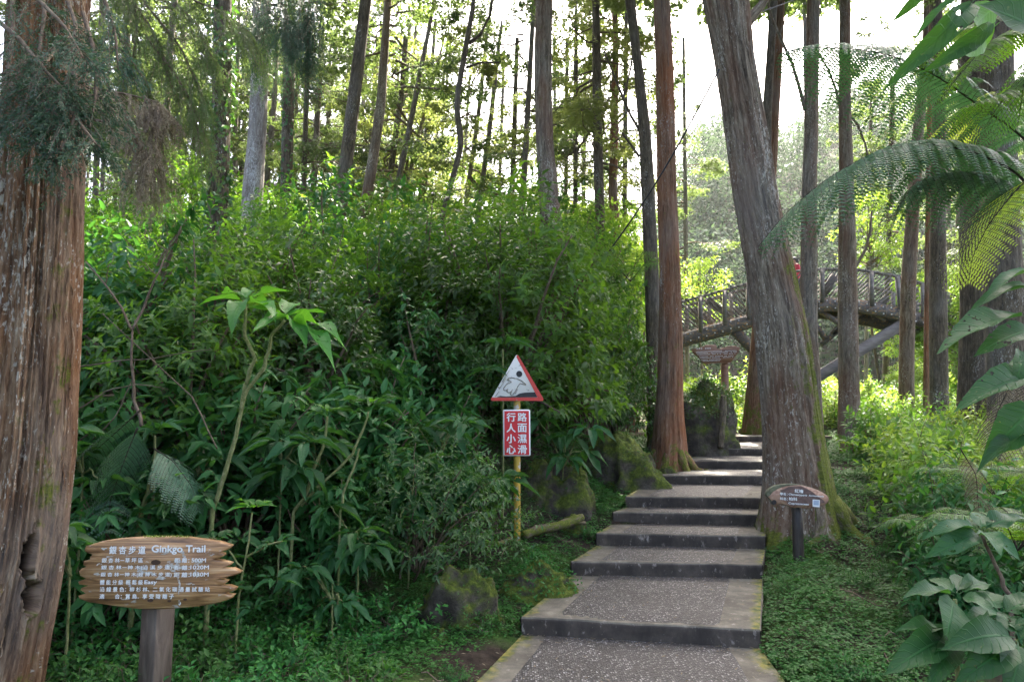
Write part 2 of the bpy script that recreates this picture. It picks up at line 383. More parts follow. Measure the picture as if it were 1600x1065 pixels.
B_STEM = bark_mat('green_stem_bark', [(.06, .07, .02), (.13, .15, .05), (.2, .21, .09), (.3, .3, .16)], (60, 60, 20), .7, .003, (.4, .4, .3))
B_TWIG = bark_mat('twig_bark', [(.05, .035, .022), (.11, .08, .055), (.17, .13, .09), (.25, .2, .15)], (60, 60, 14), .7, .003)
B_RACH = bark_mat('dark_frond_stalk', [(.015, .012, .01), (.03, .025, .018), (.05, .042, .03), (.08, .07, .05)], (60, 60, 20), .8, .002)

def simple(name, col, rough=.6, spec=.4, metal=0):
    m, n, l, b, out = newmat(name)
    b.inputs['Base Color'].default_value = (*col, 1); b.inputs['Roughness'].default_value = rough
    b.inputs['Specular IOR Level'].default_value = spec; b.inputs['Metallic'].default_value = metal
    return m
def soil_mat():
    m, n, l, b, out = newmat('forest_soil')
    tc = n.new('ShaderNodeTexCoord').outputs['Object']
    c = ramp(n, l, noise(n, l, tc, 9, 6, .7), [(.3, (.012, .009, .006)), (.5, (.035, .025, .017)), (.7, (.075, .055, .038))])
    c = mixc(n, l, ramp(n, l, noise(n, l, tc, 1.1, 4, .6), [(.45, (0, 0, 0)), (.6, (1, 1, 1))]), c, ramp(n, l, noise(n, l, tc, 40, 4), [(.3, (.02, .045, .008)), (.7, (.06, .11, .02))]))
    l.new(c, b.inputs['Base Color']); b.inputs['Roughness'].default_value = .95; b.inputs['Specular IOR Level'].default_value = .15
    bump(n, l, noise(n, l, tc, 22, 6, .7), .8, .03, b)
    return m
M_SOIL = soil_mat()
def concrete_mat(name, base, stain, moss=True, k=1.0):
    m, n, l, b, out = newmat(name)
    tc = n.new('ShaderNodeTexCoord').outputs['Object']
    c = ramp(n, l, noise(n, l, tc, 7, 6, .65), [(.3, tuple(x * .6 for x in base)), (.55, base), (.75, tuple(min(1, x * 1.5) for x in base))])
    c = mixc(n, l, ramp(n, l, noise(n, l, mapping(n, l, tc, (3, 3, 1.2)), 1, 5, .7), [(.42, (0, 0, 0)), (.62, (.85, .85, .85))]), c, stain)
    sp_ = ramp(n, l, noise(n, l, mapping(n, l, tc, (16, 16, 9)), 1, 4, .7), [(.60, (0, 0, 0)), (.70, (.75, .75, .75))])
    c = mixc(n, l, sp_, c, (.30, .26, .22))
    if moss:
        at = nd(n, 'ShaderNodeAttribute', attribute_name='moss').outputs['Fac']
        mf = math_(n, l, 'ADD', at, math_(n, l, 'MULTIPLY', math_(n, l, 'SUBTRACT', noise(n, l, tc, 6, 5, .7), .5), 1.5))
        mc = ramp(n, l, noise(n, l, tc, 14, 3), [(.4, (.05, .075, .012)), (.62, (.22, .19, .03))])
        c = mixc(n, l, ramp(n, l, mf, [(.55, (0, 0, 0)), (.85, (.85, .85, .85))]), c, mc)
    l.new(c, b.inputs['Base Color']); b.inputs['Roughness'].default_value = .82; b.inputs['Specular IOR Level'].default_value = .3
    bump(n, l, noise(n, l, tc, 60, 5, .7), .5, .006, b)
    return m
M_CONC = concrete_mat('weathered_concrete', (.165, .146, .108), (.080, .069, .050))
M_RISER = concrete_mat('dark_stained_riser', (.080, .064, .050), (.030, .025, .020))  # darker, stained concrete on the vertical faces
def aggregate_mat():
    m, n, l, b, out = newmat('exposed_aggregate')
    tc = n.new('ShaderNodeTexCoord').outputs['Object']
    v = n.new('ShaderNodeTexVoronoi'); v.inputs['Scale'].default_value = 62; l.new(tc, v.inputs['Vector'])
    s = n.new('ShaderNodeSeparateColor'); l.new(v.outputs['Color'], s.inputs[0])
    peb = ramp(n, l, s.outputs[0], [(0, (.03, .027, .024)), (.45, (.088, .080, .070)), (.75, (.20, .18, .16)), (1, (.50, .475, .44))])
    mort = ramp(n, l, v.outputs['Distance'], [(.30, (0, 0, 0)), (.55, (1, 1, 1))])
    c = mixc(n, l, mort, peb, (.04, .034, .028))
    big = noise(n, l, tc, 2.3, 5, .65)
    c = mixc(n, l, ramp(n, l, big, [(.4, (0, 0, 0)), (.7, (.6, .6, .6))]), c, (.04, .034, .026))
    l.new(c, b.inputs['Base Color']); b.inputs['Roughness'].default_value = .6; b.inputs['Specular IOR Level'].default_value = .45
    hgt = math_(n, l, 'SUBTRACT', 1.0, v.outputs['Distance'])
    bump(n, l, hgt, 1.0, .008, b)
    return m
M_AGG = aggregate_mat()
def rock_mat():
    m, n, l, b, out = newmat('mossy_rock')
    tc = n.new('ShaderNodeTexCoord').outputs['Object']; g = n.new('ShaderNodeNewGeometry')
    c = ramp(n, l, noise(n, l, tc, 5, 7, .7), [(.3, (.018, .016, .012)), (.5, (.06, .050, .038)), (.72, (.15, .13, .10))])
    sx = n.new('ShaderNodeSeparateXYZ'); l.new(g.outputs['Normal'], sx.inputs[0])
    mf = math_(n, l, 'ADD', math_(n, l, 'MULTIPLY', sx.outputs[2], .32), math_(n, l, 'ADD', noise(n, l, tc, 3.2, 6, .75), .10))
    mc = ramp(n, l, noise(n, l, tc, 22, 4, .7), [(.3, (.028, .042, .007)), (.55, (.08, .105, .014)), (.75, (.18, .20, .03))])
    c = mixc(n, l, ramp(n, l, mf, [(.58, (0, 0, 0)), (.78, (1, 1, 1))]), c, mc)
    l.new(c, b.inputs['Base Color']); b.inputs['Roughness'].default_value = .92; b.inputs['Specular IOR Level'].default_value = .2
    bump(n, l, noise(n, l, tc, 14, 7, .72), .9, .04, b)
    return m
M_ROCK = rock_mat()
def wood_mat(name, cols, sc=(3, 30, 42), paint=None, rough=.6, pth=.62):
    m, n, l, b, out = newmat(name)
    tc = n.new('ShaderNodeTexCoord').outputs['Object']
    s1 = noise(n, l, mapping(n, l, tc, sc), 1, 5, .6, 1.2)
    c = ramp(n, l, s1, [(.25, cols[0]), (.42, cols[1]), (.56, cols[2]), (.75, cols[3])])
    if paint:
        f = noise(n, l, mapping(n, l, tc, (9, 20, 16)), 1, 5, .7, .3)
        c = mixc(n, l, ramp(n, l, f, [(pth, (0, 0, 0)), (pth + .05, (.9, .9, .9))]), c, paint)
    l.new(c, b.inputs['Base Color']); b.inputs['Roughness'].default_value = rough
    bump(n, l, s1, .7, .006, b)
    return m
M_SIGNW = wood_mat('varnished_sign_plank', [(.035, .02, .012), (.19, .098, .038), (.36, .205, .085), (.52, .37, .21)], (2.2, 20, 40), (.46, .45, .42), .45, .64)
M_POSTW = wood_mat('brown_painted_post', [(.030, .021, .014), (.068, .048, .034), (.10, .074, .054), (.15, .115, .085)], (14, 14, 3), (.42, .40, .38), .55, .70)
M_BLKPOST = wood_mat('blackened_post', [(.010, .008, .006), (.024, .018, .013), (.042, .032, .023), (.075, .058, .042)], (30, 30, 3), (.2, .15, .1), .6, .74)
M_SLICE = wood_mat('wood_slice', [(.15, .07, .04), (.28, .15, .09), (.38, .22, .14), (.46, .3, .2)], (14, 14, 20), None, .6)
M_HEART = wood_mat('dark_heartwood', [(.06, .033, .026), (.105, .06, .046), (.15, .088, .066), (.21, .125, .09)], (8, 14, 25), None, .6)
M_SLICEB = wood_mat('slice_bark', [(.04, .04, .02), (.09, .09, .05), (.14, .14, .08), (.2, .19, .12)], (14, 14, 14), None, .9)
M_INFO = wood_mat('brown_board', [(.08, .035, .016), (.15, .066, .030), (.21, .096, .044), (.27, .135, .065)], (2, 14, 20), None, .5)
M_BRIDGE = wood_mat('grey_bridge_timber', [(.07, .060, .052), (.11, .095, .083), (.15, .13, .115), (.20, .18, .16)], (2, 6, 9), None, .7)
M_BRIDGED = wood_mat('brown_bridge_timber', [(.04, .032, .027), (.07, .058, .05), (.10, .085, .073), (.14, .12, .105)], (2, 6, 9), (.36, .19, .05), .7, .55)
M_LOG = wood_mat('peeled_grey_log', [(.2, .18, .15), (.32, .29, .25), (.42, .39, .34), (.5, .47, .42)], (2, 14, 14), None, .7)
M_WHITE = simple('white_paint', (.78, .78, .74), .5)

M_BLACK = simple('black_paint', (.02, .02, .02), .5)
M_BOLT = simple('galvanised_bolt', (.75, .75, .74), .4, .5)
M_CABLE = simple('black_cable', (.012, .012, .014), .5)
def worn(name, a, bcol, sc, th, rough=.5):
    m, n, l, b, out = newmat(name)
    tc = n.new('ShaderNodeTexCoord').outputs['Object']
    f = noise(n, l, tc, sc, 5, .7)
    l.new(mixc(n, l, ramp(n, l, f, [(th, (0, 0, 0)), (th + .04, (1, 1, 1))]), a, bcol), b.inputs['Base Color'])
    b.inputs['Roughness'].default_value = rough; bump(n, l, f, .4, .003, b); return m
M_RED = worn('red_sign_face', (.60, .018, .022), (.42, .05, .04), 8, .56)
M_YPOLE = worn('flaking_yellow_paint', (.42, .27, .03), (.42, .38, .34), 11, .55)
M_TRI = worn('dirty_white_face', (.62, .60, .52), (.25, .22, .17), 13, .62)
M_REDW = worn('worn_red_border', (.55, .045, .03), (.42, .2, .14), 16, .62)
M_SCRATCH = simple('faded_outline', (.30, .27, .22), .7)
M_SKIN = simple('skin', (.5, .3, .22), .5); M_JACKET = simple('red_jacket', (.42, .03, .06), .7)
M_TROUS = simple('dark_trousers', (.03, .03, .04), .8); M_CAP = simple('dark_cap', (.02, .022, .035), .7); M_SHOE = simple('white_shoes', (.6, .6, .6), .6)
M_HAIR = simple('black_hair', (.012, .01, .01), .5)
M_TREEF = bark_mat('tree_stump', [(.06, .04, .03), (.14, .1, .07), (.2, .15, .11), (.3, .24, .2)])

# ------------------------------------------------------------------ steps and terrain measurements
RISE = .142
FR = [  # front edges of the steps: left (u,v), right (u,v) of the nosing
    ((815, 963), (1187, 982)), ((893, 876), (1190, 881)), ((932, 832), (1195, 837)), ((958, 799), (1197, 803)),
    ((978, 775), (1198, 777)), ((1010, 742), (1212, 743)), ((1060, 719), (1226, 721)), ((1092, 700), (1240, 701)),
    ((1144, 681.5), (1299, 680.5)), ((1131, 669), (1246, 669)), ((1131, 658.8), (1205, 658.6))]
EL = []; ER = []
for i, (a, b) in enumerate(FR):
    z = RISE * (i + 1); EL.append(onz(*a, z)); ER.append(onz(*b, z))
EL = np.array(EL); ER = np.array(ER)
EL[1:8, 0] -= 0.0
# bottom landing (level 0)
L0 = onz(720, 1090, 0); R0 = onz(1192, 1090, 0)
L0b = L0 + (L0 - np.array([EL[0][0], EL[0][1], 0])) * 1.5; R0b = np.array([R0[0], L0b[1] - .1, 0])
PY = np.concatenate([[-50, 0, (EL[0][1] + ER[0][1]) / 2 - .15], ((EL + ER) / 2)[1:, 1] - .1, [26, 60, 400]])
PZ = np.concatenate([[0, 0, 0], RISE * np.arange(1, 11), [1.5, 1.6, 1.6]]) - .04
def ramp_z(y): return np.interp(y, PY, PZ)
LXY = np.concatenate([[[L0b[0], L0b[1]]], EL[:, :2]]); RXY = np.concatenate([[[R0b[0], R0b[1]]], ER[:, :2]])
def path_x(y): return np.interp(y, LXY[:, 1], LXY[:, 0]), np.interp(y, RXY[:, 1], RXY[:, 0])
FOOT = np.array([[-6.0, 2.0], [-3.4, 4.3], [-1.6, 5.3], [-.55, 6.2], [.0, 7.3], [.75, 8.4], [1.3, 9.6], [1.9, 11.4], [2.6, 14.0], [3.0, 19], [3.0, 60]])
def seg_sd(x, y):
    """distance to foot line, positive on the bank side (left)"""
    x = np.asarray(x, float); y = np.asarray(y, float); best = np.full(x.shape, 1e9); sg = np.ones(x.shape)
    for (ax, ay), (bx, by) in zip(FOOT[:-1], FOOT[1:]):
        dx, dy = bx - ax, by - ay; t = np.clip(((x - ax) * dx + (y - ay) * dy) / (dx * dx + dy * dy), 0, 1)
        d = np.hypot(x - ax - t * dx, y - ay - t * dy); c = dx * (y - ay) - dy * (x - ax)
        m = d < best; best = np.where(m, d, best); sg = np.where(m, np.sign(c), sg)
    return best * sg
def hgt(x, y, rough=True):
    x = np.asarray(x, float); y = np.asarray(y, float)
    z = ramp_z(y)
    s = np.maximum(seg_sd(x, y), 0)
    z = z + 1.9 * (1 - np.exp(-(s / 2.1) ** 1.5)) + .045 * np.minimum(s, 40)
    lx, rx = path_x(y)
    out = np.maximum(np.maximum(lx - x, x - rx), 0)
    k = np.clip(out / .35, 0, 1)
    if rough: z = z + k * (.05 + .06 * fbm(x * .9, y * .9, 0, 3) + .018 * fbm(x * 5, y * 5, 3, 2))
    z = z + np.where((x > rx) & (y < 40), k * .13 * np.clip((y - 3) / 2.5, 0, 1), 0)
    # the valley behind the bridge and the far hill on the right
    far = np.clip((y - 45) / 60, 0, 1)
    z = z - far * 3 * np.clip(1 - (y - 105) / 30, 0, 1)
    return z
def hill_z(x, y):
    az = 800 + F * x / np.maximum(y, 1)
    cv = np.interp(az, [500, 700, 900, 1000, 1050, 1100, 1130, 1180, 1240, 1290, 1330, 1450, 1600, 1900], [560, 545, 520, 440, 330, 235, 215, 225, 240, 215, 180, 190, 170, 170])
    crest = (650 - cv) / F * 105
    t = np.clip((y - 42) / 63, 0, 1); t = t * t * (3 - 2 * t)
    return crest * t * np.clip(y / 105, 1, 1.15) + 2.2 * fbm(x * .06, y * .06, 5, 3) * t
def hz(x, y): return hgt(x, y, False) + hill_z(x, y)

# ------------------------------------------------------------------ ground (one sheet to the horizon)
def build_ground():
    ys = np.concatenate([np.arange(-6, 2, .5), np.arange(2, 16, .085), np.arange(16, 40, .5), np.arange(40, 140, 3), np.geomspace(140, 900, 14)])
    tx = np.linspace(-1, 1, 260); nx = len(tx)
    g = np.sign(tx) * (np.abs(tx) ** 1.6)
    X = []; Y = []
    for y in ys:
        half = 9 + max(0, y) * 1.15 if y < 140 else y * 1.6
        X.append(g * half + (1.0 if y < 20 else 0)); Y.append(np.full(nx, y))
    X = np.array(X); Y = np.array(Y)
    Z = hgt(X, Y) + np.where(Y > 42, hill_z(X, Y), 0)
    mb = MB(); v = np.stack([X, Y, Z], -1).reshape(-1, 3)
    i = np.arange(len(ys) - 1)[:, None]; j = np.arange(nx - 1)[None]
    q = np.stack([i * nx + j, i * nx + j + 1, (i + 1) * nx + j + 1, (i + 1) * nx + j], -1).reshape(-1, 4)
    mb.add(v, q)
    o = obj('ground', mb.mesh('ground', M_SOIL, True)); tag(o, kind='structure')
build_ground()

# ------------------------------------------------------------------ the stepped path
def build_path():
    root = bpy.data.objects.new('path', None); link(root); root['kind'] = 'structure'
    lv = [0] + [RISE * (i + 1) for i in range(11)]
    FL = [L0b] + list(EL); FRr = [R0b] + list(ER)
    endL = EL[-1] + np.array([.9, 3.0, 0]); endR = ER[-1] + np.array([1.0, 3.0, 0]); FL.append(endL); FRr.append(endR)
    for i, z in enumerate(lv):
        mb = MB(); nx, ny = 40, 14
        l0, r0, l1, r1 = [np.array(p[:2], float) for p in (FL[i], FRr[i], FL[i + 1], FRr[i + 1])]
        l1 = l1 + (l1 - l0) / np.linalg.norm(l1 - l0) * .06; r1 = r1 + (r1 - r0) / np.linalg.norm(r1 - r0) * .06
        a = np.linspace(0, 1, nx + 1); b = np.linspace(0, 1, ny + 1)
        A, B = np.meshgrid(a, b)
        XY = (1 - B)[..., None] * ((1 - A)[..., None] * l0 + A[..., None] * r0) + B[..., None] * ((1 - A)[..., None] * l1 + A[..., None] * r1)
        wob = .006 * fbm(XY[..., 0] * 3, XY[..., 1] * 3, i, 3)
        Zt = np.full(A.shape, z) + wob * .6
        edge = (A[0] * 0)
        fx = .010 * fbm(a * 9, i * 3.1, 0, 3) + .006 * np.minimum(0, fbm(a * 40, i * 1.7, 2, 2) + .25)
        XY[0, :, 1] += fx
        v = np.concatenate([XY, Zt[..., None]], -1).reshape(-1, 3)
        m = nx + 1; ii = np.arange(ny)[:, None]; jj = np.arange(nx)[None]
        q = np.stack([ii * m + jj, ii * m + jj + 1, (ii + 1) * m + jj + 1, (ii + 1) * m + jj], -1).reshape(-1, 4)
        side = np.minimum(A, 1 - A); ms = np.clip(1 - side / .13, 0, 1) * .95 + np.clip((B - .8) / .2, 0, 1) * .25 - .1
        ms = np.where(side < .2, ms, ms * .4)
        mb.add(v, q, None, 0, moss=ms.reshape(-1))
        # riser + sides: ring going down with a rounded nosing
        ring = np.concatenate([v[:m][::-1], v.reshape(ny + 1, m, 3)[1:, 0], v.reshape(ny + 1, m, 3)[::-1][:, m - 1][:0]])
        def skirt(line, nrm, mt):
            n_ = len(line); rows = []
            for dz, o in ((0, 0), (-.012, .010), (-.03, .012), (-.07, .008), (-.11, .004), (-RISE - .02, .0), (-.45, -.0)):
                r = line.copy(); r[:, 2] += dz; r[:, :2] += nrm[:2] * (o + .006 * fbm(line[:, 0] * 4, line[:, 2] * 9 + dz * 20, i, 2)[:, None] * (dz < 0)); rows.append(r)
            vv = np.concatenate(rows); k = np.arange(n_ - 1)
            qs = np.concatenate([np.stack([a_ * n_ + k, (a_ + 1) * n_ + k, (a_ + 1) * n_ + k + 1, a_ * n_ + k + 1], -1) for a_ in range(len(rows) - 1)])
            msv = np.concatenate([np.full(n_, .15 if a_ < 5 else .5) for a_ in range(len(rows))])
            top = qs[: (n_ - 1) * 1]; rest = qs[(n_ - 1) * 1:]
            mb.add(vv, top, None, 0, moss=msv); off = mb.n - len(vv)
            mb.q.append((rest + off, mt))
        d = (r0 - l0) / np.linalg.norm(r0 - l0); nf = np.array([d[1], -d[0], 0])
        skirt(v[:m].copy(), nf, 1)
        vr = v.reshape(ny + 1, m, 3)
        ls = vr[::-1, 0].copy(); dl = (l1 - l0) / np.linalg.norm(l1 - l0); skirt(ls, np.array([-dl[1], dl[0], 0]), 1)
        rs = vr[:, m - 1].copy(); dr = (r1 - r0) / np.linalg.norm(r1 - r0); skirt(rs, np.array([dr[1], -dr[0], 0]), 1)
        # exposed aggregate inset
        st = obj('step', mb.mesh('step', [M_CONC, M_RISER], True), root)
        W = np.linalg.norm(r0 - l0); ma = .27 / W; mbb = .30 / W
        depth = np.linalg.norm((l1 + r1) / 2 - (l0 + r0) / 2); s0 = .035 / depth
        a2 = np.linspace(ma, 1 - mbb, 30); b2 = np.linspace(s0, 1, 10); A2, B2 = np.meshgrid(a2, b2)
        XY2 = (1 - B2)[..., None] * ((1 - A2)[..., None] * l0 + A2[..., None] * r0) + B2[..., None] * ((1 - A2)[..., None] * l1 + A2[..., None] * r1)
        XY2[:, 0, 0] += .004 * fbm(b2 * 12, i, 0, 2)
        Z2 = z + .007 + .004 * fbm(XY2[..., 0] * 14, XY2[..., 1] * 14, i, 3)
        Z2[0] -= .006; Z2[:, 0] -= .006; Z2[:, -1] -= .006
        m2 = MB(); v2 = np.concatenate([XY2, Z2[..., None]], -1).reshape(-1, 3)
        ii = np.arange(9)[:, None]; jj = np.arange(29)[None]
        m2.add(v2, np.stack([ii * 30 + jj, ii * 30 + jj + 1, (ii + 1) * 30 + jj + 1, (ii + 1) * 30 + jj], -1).reshape(-1, 4))
        obj('gravel_panel', m2.mesh('gravel_panel', M_AGG, True), st)
build_path()

# ------------------------------------------------------------------ trunks
def trunk_mesh(mb, ctr, rad, nseg=40, ridge=.03, ridge_k=14, seed=0, flare=None, moss=None, step=.12, hollow=None):
    """ctr: control points world (low to high), rad: radii"""
    ctr = np.asarray(ctr, float); rad = np.asarray(rad, float)
    L = np.concatenate([[0], np.cumsum(np.linalg.norm(np.diff(ctr, axis=0), axis=1))])
    n = max(4, int(L[-1] / step)); s = np.linspace(0, L[-1], n)
    # smooth interpolation
    c = np.stack([np.interp(s, L, ctr[:, k]) for k in range(3)], -1); r = np.interp(s, L, rad)
    if n > 9:
        ker = np.ones(7) / 7
        for k in range(3): c[3:-3, k] = np.convolve(c[:, k], ker, 'valid')
        r[3:-3] = np.convolve(r, ker, 'valid')
    th = np.linspace(0, 2 * np.pi, nseg, endpoint=False)
    TH, S = np.meshgrid(th, s)
    r0 = rad.mean(); wv = .8 * fbm(TH * 0 + seed, S * .5, 0, 2)
    ct, sn = np.cos(TH), np.sin(TH); k = ridge_k / 4
    rg = fbm(ct * k + seed, sn * k + wv * .3, S * .45 + seed, 4)
    rg2 = 1 - np.abs(vnoise(ct * k * 2.3 + wv * .4, sn * k * 2.3, S * .55 + seed)) * 2
    lump = fbm(ct * .8, sn * .8, S * .6 + seed * 3, 2)
    rg3 = 1 - np.abs(vnoise(ct * k * 5.1 + wv * .5, sn * k * 5.1, S * 1.3 + seed)) * 2 if nseg > 90 else 0
    RR = r[:, None] * (1 + .06 * lump) + r0 * ridge * (rg + np.sign(rg2) * np.abs(rg2) ** .7 * 1.0 + .6 * rg3 - .55)
    if flare is not None:
        fh, fa, lob, ph = flare
        e = np.exp(-S / fh)
        RR = RR * (1 + fa * e * (.55 + .6 * np.maximum(0, np.cos(lob * TH + ph + .6 * np.sin(TH)))))
    V = np.stack([c[:, None, 0] + RR * ct, c[:, None, 1] + RR * sn, np.repeat(c[:, 2][:, None], nseg, 1)], -1)
    if hollow is not None:
        for hp, hd in hollow:
            q = np.full(V.shape[:2], 9.)
            for (dx, dz, ww, hh) in hp[3]: q = np.minimum(q, ((V[..., 0] - hp[0] - dx) / ww) ** 2 + ((V[..., 2] - hp[2] - dz) / hh) ** 2)
            front = V[..., 1] < c[:, None, 1] - .02
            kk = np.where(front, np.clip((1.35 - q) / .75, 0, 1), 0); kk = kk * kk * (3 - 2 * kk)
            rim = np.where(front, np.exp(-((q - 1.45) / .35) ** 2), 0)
            hollow_shade = kk; dd = kk * hd - rim * .012; V[..., 0] -= ct * dd; V[..., 1] -= sn * dd
    if nseg >= 100:
        gs = np.random.default_rng(seed + 500); ns = int(26 * nseg / 100 * L[-1] * .9); k0 = gs.integers(2, max(3, int(n * .75)), ns); th0 = gs.random(ns) * 6.283; SV = []; SB = []; SM = []
        ln = (.06 + .32 * gs.random(ns) ** 2) ; wd_ = (.005 + .011 * gs.random(ns)) * (r0 / .25) ** .5; lift = .003 + .010 * gs.random(ns) ** 2; up_ = gs.random(ns) < .5
        for a_ in range(6):
            f_ = a_ / 5; si = np.clip(s[k0] + ln * f_, 0, s[-1]); ki = np.clip((si / s[-1] * (n - 1)), 0, n - 1).astype(int); dth = .02 * np.sin(f_ * 5 + th0 * 9)
            tj = ((th0 + dth) / (2 * np.pi) * nseg).astype(int) % nseg; Rr_ = RR[ki, tj]; e_ = np.where(up_, f_, 1 - f_) ** 2
            wv_ = wd_ * (1 - .75 * abs(f_ - .5) * 1.6) / Rr_ / 2; Ro = Rr_ + .002 + lift * (.25 + e_ * 1.6)
            for sg_ in (-1, 1):
                tt_ = th0 + dth + sg_ * wv_; SV.append(np.stack([c[ki, 0] + Ro * np.cos(tt_), c[ki, 1] + Ro * np.sin(tt_), np.interp(si, s, c[:, 2])], -1))
                SB.append(np.stack([r0 * np.cos(tt_), r0 * np.sin(tt_), si + seed * 3.7 + .9], -1)); SM.append(np.zeros(ns) if moss is None else moss(tt_, si))
        SV = np.stack(SV, 1); SB = np.stack(SB, 1); SM = np.stack(SM, 1); o_ = (np.arange(ns) * 12)[:, None, None]
        fq = np.array([[2 * a_, 2 * a_ + 1, 2 * a_ + 3, 2 * a_ + 2] for a_ in range(5)])[None] + o_
        if hollow is not None: keep_ = (np.abs(SV[:, 0, 0] - hollow[0][0][0]) > .07) | (np.abs(SV[:, 5, 2] - hollow[0][0][2]) > .42)
        else: keep_ = np.ones(ns, bool)
        mb.add(SV.reshape(-1, 3), fq[keep_].reshape(-1, 4), None, 0, bc=SB.reshape(-1, 3), moss=SM.reshape(-1))
    i = np.arange(n - 1)[:, None]; j = np.arange(nseg)[None]
    q = np.stack([i * nseg + j, i * nseg + (j + 1) % nseg, (i + 1) * nseg + (j + 1) % nseg, (i + 1) * nseg + j], -1).reshape(-1, 4)
    bc = np.stack([r0 * ct, r0 * sn, S + seed * 3.7], -1).reshape(-1, 3)
    ms = np.zeros(TH.shape) if moss is None else moss(TH, S)
    kw = {'rot': hollow_shade.reshape(-1)} if hollow is not None else {}  # 'rot' carries the shade painted inside the hollow
    mb.add(V.reshape(-1, 3), q, None, 0, bc=bc, moss=ms.reshape(-1), **kw)
    return c, r, s

def px_trunk(pts, D, ztop=None, down=True):
    """pts list (u,v,w[,dD]) from top to bottom -> centres & radii low to high in world, extended to the ground and up"""
    C = []; Rr = []
    for p in pts[::-1]:
        d = D + (p[3] if len(p) > 3 else 0)
        c = P(p[0], p[1], d); C.append(c); Rr.append(p[2] / 2 / F * math.hypot(d, 0) * 1.02)
    C = np.array(C); Rr = np.array(Rr)
    if down:
        g = float(hgt(C[0][0], C[0][1]))
        if C[0][2] > g - .1:
            d = (C[0] - C[1]) / (C[0][2] - C[1][2]); nb = C[0] + d * (g - .25 - C[0][2])
            if abs(d[0]) > .35: nb[0] = C[0][0] + np.sign(d[0]) * .35 * abs(g - .25 - C[0][2])
            C = np.concatenate([[nb], C]); Rr = np.concatenate([[Rr[0] * 1.05], Rr])
    if ztop and C[-1][2] < ztop:
        d = (C[-1] - C[0]) / (C[-1][2] - C[0][2]); dz = ztop - C[-1][2]
        C = np.concatenate([C, [C[-1] + d * dz * .5], [C[-1] + d * dz]]); Rr = np.concatenate([Rr, [Rr[-1] * .8, Rr[-1] * .3]])
    return C, Rr

# ------------------------------------------------------------------ conifer crowns
def crown_mesh(name, mats, H=9, Rb=2.6, nb=34, droop=.35, spray=420, leafL=.16, seed=1, low_sparse=.3, wood=B_TWIG, sprW=.03, hang=.55):
    g = np.random.default_rng(seed); mb = MB()
    PP = []; DD = []; UU = []; LL = []
    for i in range(nb):
        t = (i + g.random()) / nb; z = t * H; az = g.random() * 2 * np.pi
        Lb = Rb * (1 - t) ** .7 * (.6 + .5 * g.random()) + .25
        if t < low_sparse and g.random() < .35: continue
        s = np.linspace(0, 1, 6); dx, dy = math.cos(az), math.sin(az)
        up = .25 - droop * g.random() * 1.6
        pts = np.stack([dx * s * Lb, dy * s * Lb, z + up * Lb * s - .25 * Lb * s * s + .12 * Lb * s ** 3 * 2], -1)
        pts[1:-1] += g.normal(0, .04, (4, 3)) * Lb
        tube(mb, pts, .035 * (1 - s * .85) * (Lb / 2.2) + .004, 5, 1)
        ns = int(spray * Lb / Rb)
        ts = .15 + .85 * g.random(ns) ** .8
        base = np.stack([np.interp(ts, s, pts[:, k]) for k in range(3)], -1)
        side = np.array([-dy, dx, 0.]); sg = g.choice([-1, 1], ns)
        ext = (g.random(ns) ** .7) * .42 * Lb * (1.15 - ts * .85)
        dirv = unit(np.array([dx, dy, 0])[None] * (.5 + .5 * g.random(ns))[:, None] + side[None] * (sg * (.4 + .9 * g.random(ns)))[:, None])
        # clumps: quantise the extension so that twigs group with gaps
        pos = base + dirv * ext[:, None]; pos[:, 2] -= ext * (.15 + .35 * g.random(ns)) + g.random(ns) ** 2 * .35 * hang
        pos += g.normal(0, .03, pos.shape)
        keep = (fbm(pos[:, 0] * 2.2 + seed, pos[:, 1] * 2.2, pos[:, 2] * 2.2, 2) > -.25)
        pos = pos[keep]; dirv = dirv[keep]; k = len(pos)
        dv = dirv + np.stack([g.normal(0, .35, k), g.normal(0, .35, k), -hang * (.3 + 1.1 * g.random(k))], -1)
        PP.append(pos); DD.append(dv); UU.append(np.stack([g.normal(0, .6, k), g.normal(0, .6, k), np.ones(k)], -1)); LL.append(leafL * (.6 + .8 * g.random(k)))
    PP = np.concatenate(PP); DD = unit(np.concatenate(DD)); UU = np.concatenate(UU); LL = np.concatenate(LL)
    # each spray = 3 narrow fans
    for a in (-.55, 0, .55):
        S = unit(np.cross(DD, UU)); d2 = unit(DD + S * a)
        leaves(mb, PP + DD * (LL * (.15 if a else 0))[:, None], d2, UU, LL * (.75 if a else 1), LL * .20 + sprW * .3, T_FLAT, 0)
    return mb.mesh(name, [mats, wood])
CR = [crown_mesh('crown', L_CON, 10, 2.6, 44, seed=s, spray=900, leafL=.095, low_sparse=.3) for s in (1, 2)]
CRT = [crown_mesh('crown', L_CON, 15, 4.2, 60, seed=s, spray=560, leafL=.24, low_sparse=.1, sprW=.05) for s in (51, 52)]  # wide crowns enlarged above the frame to shade the steps
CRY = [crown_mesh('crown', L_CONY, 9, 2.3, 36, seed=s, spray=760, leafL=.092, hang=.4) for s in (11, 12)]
CRD = [crown_mesh('crown', L_CON, 12, 2.2, 48, seed=s, spray=640, leafL=.105, hang=.5) for s in (21, 22)]

